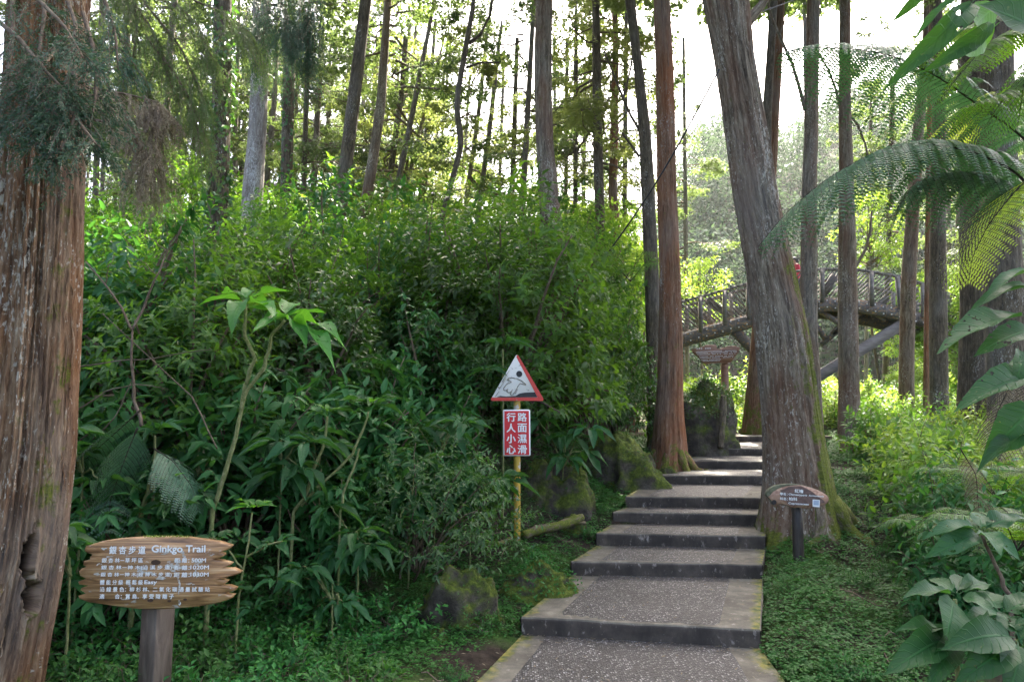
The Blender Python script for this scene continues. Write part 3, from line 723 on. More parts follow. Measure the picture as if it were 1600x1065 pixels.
def blob_crown(name, mat, Rr, Hh, nclump, nleaf, leafL, seed, T=T_SMALL, wood=B_TWIG, flat=.6, nbr=12):
    """broadleaf crown: clumps of leaves on limbs; origin at the crown's foot"""
    g = np.random.default_rng(seed); mb = MB(); PP = []; DD = []; UU = []
    for i in range(nclump):
        a = g.random() * 6.283; rr = Rr * math.sqrt(g.random()); z = Hh * (.1 + .9 * g.random())
        rr *= math.sin(math.pi * min(1, max(.08, .12 + .8 * z / Hh))) ** .6
        c = np.array([rr * math.cos(a), rr * math.sin(a), z]); cr = Rr * (.16 + .17 * g.random())
        if i < nbr * 2:
            s = np.linspace(0, 1, 5)[:, None]; p0 = np.array([0, 0, z * .45])
            pts = p0 * (1 - s) + c * s + g.normal(0, .05, (5, 3)) * Rr * np.sin(s * np.pi)
            tube(mb, pts, .03 * Rr / 2 * (1 - s[:, 0] * .8) + .004, 5, 1)
        d = unit(g.normal(0, 1, (nleaf, 3))); d[:, 2] = d[:, 2] * flat
        pos = c + d * cr * (.55 + .5 * g.random((nleaf, 1)))
        dv = unit(d + g.normal(0, .5, d.shape)); dv[:, 2] -= .3
        PP.append(pos); DD.append(dv); UU.append(np.stack([g.normal(0, .5, nleaf), g.normal(0, .5, nleaf), np.ones(nleaf)], -1))
    PP = np.concatenate(PP); DD = np.concatenate(DD); UU = np.concatenate(UU); n = len(PP); L = leafL * (.6 + .7 * g.random(n))
    leaves(mb, PP, DD, UU, L, L * .45, T, 0)
    return mb.mesh(name, [mat, wood])

# ------------------------------------------------------------------ shrubs
def shrub_meshes(mat, Rr, Hh, nshoot, nl, leafL, asp, seed, T=T_LANCE, up=.35, droopd=.5, wood=B_TWIG, inner=.35, spread=1.0):
    g = np.random.default_rng(seed); mb = MB(); wd = MB()
    # shoots over a dome, irregular radius
    a = g.random(nshoot) * 6.283; zz = g.random(nshoot) ** .8
    el = np.arcsin(np.clip(zz, 0, 1)); rad = np.where(g.random(nshoot) < inner, .45 + .4 * g.random(nshoot), .82 + .22 * g.random(nshoot))
    lob = 1 + .45 * fbm(np.cos(a) * 1.6 + seed, np.sin(a) * 1.6, zz * 2, 2)
    rad = rad * lob
    tip = np.stack([Rr * np.cos(el) ** .7 * np.cos(a) * rad, Rr * np.cos(el) ** .7 * np.sin(a) * rad, Hh * (.12 + .88 * zz * rad)], -1)
    out = unit(np.stack([np.cos(a) * np.cos(el), np.sin(a) * np.cos(el), np.full(nshoot, up) + .5 * zz], -1) + g.normal(0, .25, (nshoot, 3)))
    sl = leafL * 1.6
    for k in range(0, min(nshoot, 26)):
        i = g.integers(nshoot); s = np.linspace(0, 1, 6)[:, None]; b0 = np.array([g.normal(0, .08), g.normal(0, .08), -.1])
        pts = b0 * (1 - s) + tip[i] * s; pts[:, 2] += .12 * Hh * np.sin(s[:, 0] * np.pi); pts += g.normal(0, .015, pts.shape)
        tube(wd, pts, (.012 * (1 - s[:, 0] * .75)) * Hh, 5, 0)
    P0 = []; D0 = []; U0 = []; L0_ = []
    for j in range(nl):
        f = j / max(1, nl - 1); th = j * 2.4 + g.random(nshoot) * .6
        ref = np.tile([0, 0, 1.], (nshoot, 1)) + g.normal(0, .05, (nshoot, 3)); s1 = unit(np.cross(out, ref)); s2 = np.cross(s1, out)
        rd = s1 * np.cos(th)[:, None] + s2 * np.sin(th)[:, None]
        d = out * (.35 + .5 * f) + rd * (1.0 - .35 * f); d[:, 2] -= droopd * (.5 + .8 * g.random(nshoot)) * (1 - .5 * f)
        P0.append(tip - out * (sl * (1 - f))[..., None] if np.ndim(sl) else tip - out * sl * (1 - f)); D0.append(d)
        U0.append(out * .6 + np.array([0, 0, 1.]) + g.normal(0, .25, (nshoot, 3))); L0_.append(leafL * (.65 + .5 * g.random(nshoot)) * (1 - .25 * f))
    P0 = np.concatenate(P0); D0 = np.concatenate(D0); U0 = np.concatenate(U0); LL = np.concatenate(L0_)
    leaves(mb, P0, D0, U0, LL, LL * asp, T, 0)
    return mb.mesh('foliage', mat), wd.mesh('stems', wood)

def put_shrub(pro, x, y, name, label, cat='shrub', group=None, s=1.0, rz=None, dz=0.0, sz=None, phrase=None, zone='bank'):
    t = thing(name, label, cat, (x, y, float(hz(x, y) if y > 42 else hgt(x, y)) + dz), group)
    rz = random.random() * 6.28 if rz is None else rz
    if phrase: auto(t, phrase, zone, proj([x, y, t.location.z + .5 * s])[0], y)
    sc = (s, s, s * (sz or 1)); 
    obj('foliage', pro[0], t, rot=(0, 0, rz), sc=sc); obj('stems', pro[1], t, rot=(0, 0, rz), sc=sc)
    return t
# ================================================================== TREES
def mk_tree(name, label, pts, D, mat, ztop=20, nseg=28, ridge=.03, rk=14, seed=0, flare=None, moss=None, step=.15, crown=None, cz=12, group=None, ivy=None, hollow=None, cat='tree', branches=None, cs=1.0):
    C, Rr = px_trunk(pts, D, ztop)
    base = C[0].copy(); base[2] += .2
    t = thing(name, label, cat, base, group)
    mb = MB(); trunk_mesh(mb, C, Rr, nseg, ridge, rk, seed, flare, moss, step, hollow)
    part('trunk', mb, mat, t, True)
    if crown is not None:
        z0 = max(cz, C[0][2] + 2); cx = np.interp(z0, C[:, 2], C[:, 0]); cy = np.interp(z0, C[:, 2], C[:, 1])
        obj('crown', crown, t, tuple(np.array([cx, cy, z0]) - base), (0, 0, seed * 1.7), cs)
    for bp in (branches or []):
        bm = MB(); q = np.array([P(*p[:2], D + (p[3] if len(p) > 3 else 0)) for p in bp]); rr = np.array([p[2] / 2 / F * D for p in bp])
        k = np.linspace(0, 1, 4 * len(q)); kk = np.linspace(0, 1, len(q))
        tube(bm, np.stack([np.interp(k, kk, q[:, a]) for a in range(3)], -1), np.interp(k, kk, rr), 7, moss=np.zeros(4 * len(q) * 7 + 2))
        part('branch', bm, mat, t, True)
    if ivy:
        ivy_leaves(t, C, Rr, *ivy)
    return t, C, Rr

def ivy_leaves(t, C, Rr, z0, z1, n, L=.07, spread=1.15, name='ivy'):
    g = np.random.default_rng(int(abs(C[0][0]) * 100)); z = z0 + (z1 - z0) * g.random(n) ** 1.1; th = g.random(n) * 6.283
    keep = fbm(np.cos(th) * 1.5, np.sin(th) * 1.5, z * .9 + C[0][0], 2) > -.15; z = z[keep]; th = th[keep]; n = len(z)
    c = np.stack([np.interp(z, C[:, 2], C[:, k]) for k in range(2)], -1); r = np.interp(z, C[:, 2], Rr) * (1.02 + g.random(n) * (spread - 1))
    nrm = np.stack([np.cos(th), np.sin(th), np.zeros(n)], -1); pos = np.concatenate([c + nrm[:, :2] * r[:, None], z[:, None]], -1)
    d = nrm * .35 + g.normal(0, .6, (n, 3)); d[:, 2] -= .6
    mb = MB(); leaves(mb, pos, d, nrm + g.normal(0, .3, (n, 3)), L * (.6 + .7 * g.random(n)), L * .65, T_SMALL, 0)
    part(name, mb, L_IVY, t)

def moss_low(h, side=None, k=1.0):
    def f(TH, S):
        m = np.clip(1 - S / h, 0, 1) * .8
        if side is not None:
            a, hh, wdt = side; m = np.maximum(m, np.clip(1 - S / hh, 0, 1) ** .4 * np.clip(1.7 * (1 - np.abs(np.angle(np.exp(1j * (TH - a)))) / wdt), 0, 1) * 1.0)
        return m * k
    return f

# big near trunk at the left edge of the frame, with its hollow
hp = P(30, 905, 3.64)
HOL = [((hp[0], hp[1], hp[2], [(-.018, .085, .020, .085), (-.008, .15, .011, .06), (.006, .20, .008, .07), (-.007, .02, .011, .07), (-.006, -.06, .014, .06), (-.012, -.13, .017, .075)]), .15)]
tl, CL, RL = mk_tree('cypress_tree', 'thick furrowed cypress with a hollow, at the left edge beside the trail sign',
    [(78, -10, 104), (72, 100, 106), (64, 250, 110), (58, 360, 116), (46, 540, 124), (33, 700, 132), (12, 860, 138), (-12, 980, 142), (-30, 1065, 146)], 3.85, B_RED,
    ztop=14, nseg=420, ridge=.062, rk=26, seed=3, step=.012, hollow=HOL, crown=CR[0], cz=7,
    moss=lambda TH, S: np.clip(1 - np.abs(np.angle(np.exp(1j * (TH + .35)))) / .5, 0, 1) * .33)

# big leaning trunk to the right of the steps
tb, CB, RB = mk_tree('leaning_cypress', 'big leaning cypress with mossy roots, right of the steps behind the oval sign',
    [(1112, -60, 62), (1134, 0, 66), (1147, 90, 58), (1164, 203, 62), (1180, 304, 64), (1203, 418, 67), (1221, 519, 76), (1232, 620, 82), (1240, 700, 88), (1246, 760, 96), (1250, 815, 104)], 8.1, B_GREY,
    ztop=15, nseg=160, ridge=.05, rk=22, seed=5, step=.03, flare=(.32, .42, 5, .4), moss=moss_low(.6, (-.45, 3.6, 1.2)), crown=CRT[0], cz=9.6, cs=.8,
    branches=[[(1166, 34, 24), (1180, 20, 17), (1192, 5, 14), (1204, -20, 12), (1220, -60, 10)]])

# reddish straight trunk left of the steps
tk, CK, RK = mk_tree('red_cypress', 'straight reddish cypress left of the steps, roots mossy beside the round boulder',
    [(1034, 0, 25), (1038, 100, 27), (1042, 300, 29), (1047, 430, 32), (1048, 530, 35), (1047, 600, 38), (1045, 650, 42), (1045, 680, 46)], 11.6, B_RUST,
    ztop=18, nseg=110, ridge=.045, rk=18, seed=8, step=.05, flare=(.35, .75, 4, 1.0), moss=moss_low(.75), crown=CRT[0], cz=12.2)

def roots(t, C, Rr, lst, mat):
    for k_r, (a, L, r, md) in enumerate(lst):
        b = np.interp(hgt(C[0][0], C[0][1]) + .1, C[:, 2], C[:, 0]), C[0][1]; n = 22; q = np.linspace(0, 1, n)
        aa = R(a) + .35 * np.sin(q * 3 + k_r); rr = Rr[0] * .8 + L * q; X = b[0] + rr * np.cos(aa); Y = b[1] + rr * np.sin(aa)
        lx, rx = path_x(Y); Z = hgt(X, Y, False) + .34 * np.exp(-q * 5.5) + .035 * (1 - q) - .05 * q + .02 * np.sin(q * 14)
        mb = MB(); tube(mb, np.stack([X, Y, Z], -1), r * (1 - .75 * q) * (1 + .15 * vnoise(q * 9, k_r, 0)), 9, moss=np.full(n * 9 + 2, md)); part('root', mb, mat, t, True)
roots(tk, CK, RK, [(-30, .75, .085, .55), (-75, .6, .09, .65), (-125, .55, .08, .6), (-165, .6, .07, .6), (15, .6, .06, .3)], B_RUST)
roots(tb, CB, RB, [(-20, .9, .11, .8), (-55, .7, .12, .75), (-95, .45, .09, .4), (20, .9, .09, .7), (-150, .3, .08, .2)], B_GREY)
mk_tree('ivy_clad_tree', 'dark trunk wrapped in climbing ivy, rising through the thicket near the big left trunk',
    [(348, 0, 28), (346, 150, 29), (341, 300, 31), (338, 420, 30), (335, 560, 30)], 9.2, B_DARK, 18, 48, .04, 14, 12, crown=CR[1], cz=10, ivy=(2.2, 10, 2600, .09, 1.35), step=.06)
mk_tree('pale_barked_tree', 'pale whitish trunk standing beside the ivy clad one, above the thicket',
    [(410, 0, 27), (408, 60, 27), (402, 200, 28), (394, 310, 31)], 12.5, B_PALE, 18, 48, .04, 14, 14, crown=CRD[1], cz=9.6, step=.08)
mk_tree('cedar_tree', 'brown upright trunk just right of the pale whitish trunk', [(453, 0, 18), (453, 60, 19), (447, 300, 18)], 15, B_DARK, 20, 26, .04, 14, 15, crown=CRD[0], cz=11, step=.1, ivy=(5, 11, 600, .1, 1.4))
mk_tree('leaning_cedar', 'brown trunk leaning right, tallest between the pale trunk and the thick centre trunk', [(574, -20, 19), (572, 0, 19), (552, 160, 20), (534, 310, 21)], 14, B_DARK, 19, 28, .04, 14, 16, crown=CRD[1], cz=12.5, step=.1)
mk_tree('leaning_cedar', 'grey trunk leaning right with a whitish foot, next right of the brown leaning trunk', [(606, 0, 12), (595, 168, 15), (575, 300, 18)], 17, B_GREY, 20, 24, .04, 14, 17, crown=CRD[0], cz=10.5, step=.12)
mk_tree('crooked_tree', 'slender S-curved dark trunk with a fork near the top of the photo',
    [(742, -40, 7), (741, 0, 7), (729, 68, 9), (721, 111, 9), (714, 152, 9), (714, 189, 10), (722, 216, 10), (719, 237, 10), (709, 270, 9), (700, 304, 9)], 13, B_DARK, 11.5, 18, .03, 10, 18, step=.1,
    branches=[[(733, 68, 6), (750, 55, 5), (765, 25, 4), (774, -20, 4)], [(728, 106, 4), (752, 98, 3.5), (780, 98, 3)]])
mk_tree('thick_centre_tree', 'thick mottled trunk rising over the thicket at the centre, widest of those behind it',
    [(851, 0, 27), (849, 70, 27), (849, 140, 27), (852, 230, 28), (858, 310, 32), (862, 340, 34)], 12.2, B_GREY, 19, 70, .05, 12, 19, crown=CRD[1], cz=12.3, step=.06, flare=(.8, .25, 5, 0))
mk_tree('cedar_tree', 'dark trunk with upward side branches, next right of the thick centre trunk', [(931, 0, 12), (933, 170, 15), (936, 300, 15), (940, 400, 16)], 17, B_DARK, 20, 24, .04, 14, 20, crown=CRY[0], cz=7.5, step=.12,
    branches=[[(926, 200, 4), (905, 230, 3), (900, 245, 2)], [(934, 120, 4), (900, 140, 3)]])
mk_tree('cedar_tree', 'reddish brown trunk half hidden by leaves, second right of the thick centre trunk', [(962, 60, 10), (960, 200, 12), (957, 300, 14), (968, 430, 17)], 19, B_RUST, 20, 22, .04, 14, 21, crown=CRY[1], cz=8, step=.12)
mk_tree('forked_cedar', 'brown trunk with long side limbs, standing just left of the straight reddish cypress', [(984, 0, 16), (997, 100, 15), (1007, 200, 19), (1013, 300, 21), (1018, 420, 22), (1020, 500, 22)], 14, B_DARK, 19, 34, .04, 14, 22, crown=CRY[0], cz=10.5, step=.08,
    branches=[[(1000, 205, 5), (985, 180, 4.5), (968, 140, 4), (958, 115, 3), (944, 80, 2.5)], [(999, 245, 5), (985, 225, 4), (972, 208, 4)], [(975, 148, 3), (985, 110, 3), (992, 60, 2)]])
mk_tree('slim_trunk_tree', 'slim dark trunk close behind the right side of the big leaning cypress', [(1212, -10, 12), (1209, 0, 12), (1203, 100, 13), (1197, 200, 15), (1198, 330, 16)], 15, B_DARK, 19, 24, .04, 14, 23, crown=CRT[1], cz=13.2, step=.12)
mk_tree('cedar_tree', 'straight trunk with a bare forked branch, directly right of the big leaning cypress', [(1271, 0, 19), (1268, 200, 20), (1264, 300, 22), (1264, 400, 24), (1262, 519, 27), (1269, 600, 25), (1274, 690, 24)], 14.5, B_GREY, 20, 46, .045, 14, 24, crown=CRT[0], cz=13.4, step=.07, moss=moss_low(1.2),
    branches=[[(1258, 172, 7), (1250, 140, 6), (1238, 100, 5), (1216, 52, 5), (1207, 30, 4), (1200, 5, 3), (1215, -30, 2)], [(1218, 55, 3), (1228, 30, 2), (1250, 15, 2)]])
mk_tree('cedar_tree', 'lichen spotted trunk with curving side twigs, in front of the bridge middle', [(1320, 0, 16), (1320, 160, 18), (1323, 300, 21), (1324, 400, 25), (1326, 560, 29), (1327, 650, 32)], 16, B_GREY, 20, 46, .045, 14, 25, crown=CRT[1], cz=14, step=.07,
    branches=[[(1312, 165, 5), (1306, 140, 4), (1295, 110, 3.5), (1280, 85, 3)], [(1318, 168, 4), (1340, 195, 3.5), (1352, 225, 3), (1356, 245, 3)], [(1335, 420, 5), (1352, 390, 4.5), (1360, 360, 4), (1362, 330, 3)]])
mk_tree('cedar_tree', 'trunk with a white streaked right side, left one of the pair by the bridge', [(1452, -10, 14), (1450, 60, 15), (1434, 210, 16), (1426, 330, 19), (1420, 430, 21), (1417, 540, 21), (1416, 640, 22)], 18, B_GREY, 20, 40, .045, 14, 26, crown=CRD[0], cz=16.5, step=.08)
mk_tree('slim_trunk_tree', 'thin red-brown trunk pressed against the dark pale-edged trunk', [(1452, 250, 8), (1450, 400, 9), (1448, 560, 9), (1447, 650, 9)], 17.6, B_RUST, 16, 18, .04, 10, 27, step=.12)
mk_tree('cedar_tree', 'dark trunk with a pale left edge, right one of the pair by the bridge', [(1462, -10, 17), (1466, 100, 18), (1467, 220, 19), (1465, 400, 23), (1467, 560, 25), (1468, 660, 27)], 16.5, B_DARK, 20, 40, .045, 14, 28, crown=CRD[0], cz=16.5, step=.08)
mk_tree('stout_dark_tree', 'stout half black trunk between the ferns, left of the pair near the right edge', [(1520, 120, 36), (1522, 330, 38), (1523, 480, 40), (1521, 600, 42), (1518, 690, 46)], 13.5, B_DARK, 16, 60, .05, 16, 29, crown=CRD[0], cz=11.5, step=.06)
mk_tree('stout_dark_tree', 'stout dark trunk furthest right, behind the large leaves at the right edge', [(1558, 100, 44), (1562, 330, 50), (1570, 480, 52), (1576, 640, 54)], 12.5, B_DARK, 16, 60, .05, 16, 30, crown=CRD[1], cz=11, step=.06)
mk_tree('mossy_foot_tree', 'mossy orange-brown trunk mostly hidden behind the foot of the big leaning cypress', [(1196, 380, 22), (1190, 500, 26), (1183, 600, 29), (1179, 665, 34)], 17.5, B_RUST, 17, 34, .04, 14, 31, moss=moss_low(2.0), crown=CRT[0], cz=13.5, step=.1, flare=(.3, .3, 4, 0))

# the further trees of the wood: each its own trunk and crown
far_px = [  # (u,v,w) top to foot, D, crown set
    ([(634, 60, 8), (628, 143, 9), (606, 300, 10)], 24, 0), ([(659, 100, 8), (640, 200, 9), (618, 305, 10)], 22, 2), ([(684, 100, 5), (660, 190, 6), (632, 305, 7)], 25, 0),
    ([(661, 186, 4), (656, 300, 5)], 30, 1), ([(760, 60, 6), (750, 160, 7), (730, 305, 8)], 24, 2), ([(778, 80, 7), (768, 180, 8), (752, 300, 9)], 22, 1),
    ([(808, 60, 7), (804, 200, 8), (800, 305, 9)], 23, 1), ([(832, 40, 8), (824, 180, 9), (817, 307, 11)], 20, 3), ([(202, 0, 9), (197, 90, 10), (196, 150, 11), (194, 280, 12)], 19, 2),
    ([(212, 0, 7), (208, 100, 8), (205, 280, 9)], 23, 3), ([(273, 0, 10), (263, 105, 11), (255, 280, 13)], 18, 2), ([(292, 0, 8), (285, 60, 9), (276, 290, 10)], 22, 3),
    ([(482, 60, 7), (478, 180, 8), (474, 310, 9)], 22, 3), ([(502, 60, 8), (497, 170, 9), (489, 310, 10)], 24, 2), ([(432, 60, 7), (430, 150, 8), (419, 260, 9)], 25, 3),
    ([(464, 120, 5), (460, 300, 6)], 30, 1), ([(516, 80, 5), (508, 300, 6)], 31, 0), ([(640, 40, 6), (624, 300, 7)], 30, 1), ([(700, 60, 4), (672, 300, 6)], 34, 1),
    ([(788, 80, 5), (780, 300, 6)], 33, 1), ([(886, 60, 6), (884, 320, 7)], 27, 3), ([(900, 40, 7), (899, 320, 8)], 25, 3), ([(914, 100, 6), (912, 320, 7)], 30, 1),
    ([(866, 60, 5), (868, 320, 6)], 32, 1), ([(978, 60, 7), (976, 350, 8)], 24, 3), ([(160, 0, 8), (150, 280, 9)], 21, 3), ([(232, 0, 6), (226, 280, 7)], 28, 2),
    ([(310, 0, 6), (300, 290, 7)], 27, 1), ([(372, 60, 6), (366, 300, 7)], 26, 3), ([(385, 80, 4), (380, 300, 5)], 34, 1), ([(548, 60, 5), (530, 305, 6)], 32, 1),
    ([(578, 40, 5), (556, 305, 6)], 33, 1), ([(1068, 60, 5), (1072, 420, 7)], 34, 3), ([(1395, 120, 7), (1388, 420, 9)], 30, 3), ([(1500, 60, 7), (1498, 420, 9)], 28, 3),
    ([(1360, 200, 5), (1356, 430, 6)], 34, 3), ([(1540, 60, 6), (1540, 420, 8)], 26, 2), ([(1480, 200, 6), (1484, 430, 7)], 36, 3),
    ([(120, 0, 10), (112, 300, 11)], 18, 2), ([(40, 0, 8), (30, 300, 9)], 22, 3), ([(335, 40, 5), (330, 290, 6)], 33, 1), ([(445, 40, 5), (438, 290, 6)], 33, 0),
    ([(680, 30, 5), (664, 300, 7)], 28, 0), ([(590, 60, 6), (574, 300, 7)], 27, 3), ([(734, 120, 4), (722, 300, 5)], 36, 1), ([(845, 90, 4), (843, 300, 5)], 36, 1)]
gf_ = np.random.default_rng(88)
for k_ in range(26):
    u_ = 140 + 21.5 * k_ + gf_.normal(0, 6); D_ = 26 + 16 * gf_.random(); ln_ = 14 + 10 * gf_.random(); w_ = 170 / D_
    far_px.append(([(u_ + ln_, 40, w_ * .8), (u_ + ln_ * .4, 180, w_ * .9), (u_, 300, w_)], D_, int(gf_.integers(0, 4))))
CS = [CR[0], CRY[0], CR[1], CRD[0]]; CS2 = [CRY[0], CRY[1], CRD[0], CR[0]]
for i, (pts, D, c) in enumerate(far_px):
    cz = 6.2 + 3.0 * ((i * 37) % 10) / 10 + (D - 20) * .12
    if c == 1: cz -= 1.6
    left = pts[0][0] < 560
    if left: cz += 2.4
    _t = mk_tree('slender_tree', 'slender forest tree among the many thin trunks in the background wood', pts, D, B_FAR if i % 3 else B_DARK, ztop=cz + 9, nseg=12, ridge=.03, rk=10, seed=40 + i,
        crown=(CS if i % 2 else CS2)[c], cz=cz, group='thin trees of the background wood', step=.3, cs=(1.0 + .35 * ((i * 13) % 7) / 7) * (.8 if left else 1))[0]
    auto(_t, 'slender trunk', 'wood', pts[-1][0], D)

for i, (u, D) in enumerate([(1047, 30), (1266, 26), (1324, 30)]):  # added cedars, unseen behind nearer trunks, their crowns cast the foreground shade
    _t = mk_tree('shade_cedar', 'added cedar hidden beyond the bridge, its unseen crown put there to shade the steps', [(u - (u - 800) * .02, 0, 150 / D), (u, 560, 190 / D)], D, B_FAR, ztop=17 + D * .72 + 6, nseg=14, rk=10, seed=80 + i, crown=CRT[i % 2], cz=D * .70 + 2.0, group='added shade cedars beyond the bridge', step=.4, cs=1.5)[0]
    auto(_t, 'added shade cedar', 'wood', u, D)
# ------------------------------------------------------------------ understory trees behind the thicket and by the bridge
UT = [blob_crown('crown', L_LIT, 1.7, 3.6, 70, 130, .13, 5), blob_crown('crown', L_TOP, 1.8, 3.4, 80, 120, .13, 6), blob_crown('crown', L_LIT, 1.3, 2.6, 40, 60, .12, 7)]
def mk_under(px, D, zc, k, s, label, group=None):
    c = P(px, 300, D); g = float(hgt(c[0], c[1])); t = thing('understory_tree', label, 'tree', (c[0], c[1], g), group)
    mb = MB(); n = 8; q = np.linspace(0, 1, n)[:, None]; pts = np.array([c[0], c[1], g - .2]) * (1 - q) + np.array([c[0] + random.uniform(-.3, .3), c[1], zc + 2.2 * s]) * q
    pts[:, 0] += .12 * np.sin(q[:, 0] * 7 + D); tube(mb, pts, .07 * (1 - q[:, 0] * .7), 8, moss=np.zeros(n * 8 + 2)); part('trunk', mb, B_FAR, t, True)
    obj('crown', UT[k], t, (0, 0, zc - g), (0, 0, D * 1.3 + px), s)
    if group: auto(t, 'sunlit small-leaved undergrowth tree', 'wood', px, D)
lst = [(150, 17, 5.2, 1), (215, 20, 5.4, 0), (300, 16, 5.0, 1), (350, 22, 6.2, 0), (425, 19, 5.4, 0), (490, 17, 4.8, 1), (520, 24, 6.5, 0), (585, 21, 5.4, 0), (640, 26, 6.2, 0), (700, 24, 5.2, 0), (765, 28, 6.2, 0), (800, 20, 5.0, 0), (835, 25, 6.4, 0), (880, 22, 5.8, 0), (915, 18, 4.6, 0), (975, 22, 5.6, 0), (1000, 27, 6.2, 0), (60, 16, 5, 1), (380, 28, 8, 0), (560, 30, 8.0, 0), (680, 33, 7.5, 2), (460, 27, 7.5, 1), (250, 26, 7.5, 0), (940, 30, 9, 0), (620, 30, 9, 1)]
for i, (px, D, zc, k) in enumerate(lst):
    mk_under(px, D, zc - 1.3, k, .9 + .35 * ((i * 7) % 5) / 5, 'leafy sunlit undergrowth tree among the trunks behind the thicket', 'undergrowth trees behind the thicket')
mk_under(1088, 30, 5.6, 2, 1.2, 'small thin leaved sunlit tree rising behind the left end of the bridge')
mk_under(1356, 26.5, 7.4, 2, 1.2, 'small sunlit tree over the bridge rail between the two lichen spotted trunks')
mk_under(1440, 27, 3.4, 0, 1.1, 'yellow-green tree beyond the right end of the bridge')
mk_under(1500, 24, 2.6, 0, 1.0, 'bright bushy tree at the right, behind the stout dark trunks')
mk_under(1400, 20.5, 1.5, 0, .5, 'feathery light green tree under the right end of the bridge')

# ------------------------------------------------------------------ far wooded hill
def far_wood():
    g = np.random.default_rng(9); mb = MB(); n = 1300
    y = 50 + 72 * g.random(n); u = 560 + 1250 * g.random(n); x = (u - 800) / F * y; z = hz(x, y)
    keep = hill_z(x, y) > 1.0; x, y, z = x[keep], y[keep], z[keep]; n = len(x)
    Pp = []; Dd = []; Uu = []; Ll = []
    for i in range(n):
        m = 260; h = 4 + 5 * g.random(); r = 1.7 + 1.2 * g.random(); con = g.random() < .6
        t = g.random(m); a = g.random(m) * 6.283
        rr = (r * (1 - t) ** .8 + .2) if con else r * 1.35 * np.sqrt(np.maximum(.03, 1 - (2 * t - 1) ** 2))
        rr = rr * (.75 + .4 * g.random(m)) * (1 + .25 * np.sin(a * 3 + i))
        pos = np.stack([x[i] + rr * np.cos(a), y[i] + rr * np.sin(a), z[i] + (h * t if con else h * .35 + h * .6 * t)], -1)
        d = np.stack([np.cos(a), np.sin(a), -.5 + g.normal(0, .5, m)], -1) + g.normal(0, .4, (m, 3))
        Pp.append(pos); Dd.append(d); Uu.append(np.stack([np.cos(a) * .5, np.sin(a) * .5, np.ones(m)], -1)); Ll.append(np.full(m, .62) * (.5 + .5 * g.random(m)) * (h / 9))
    Pp, Dd, Uu, Ll = map(np.concatenate, (Pp, Dd, Uu, Ll))
    leaves(mb, Pp, Dd, Uu, Ll, Ll * .6, T_FLAT, 0)
    o = obj('distant_forest', mb.mesh('distant_forest', L_HILL)); tag(o, 'hazy wooded hillside seen beyond the bridge between the right-hand trunks', 'forest', kind='stuff')
far_wood()

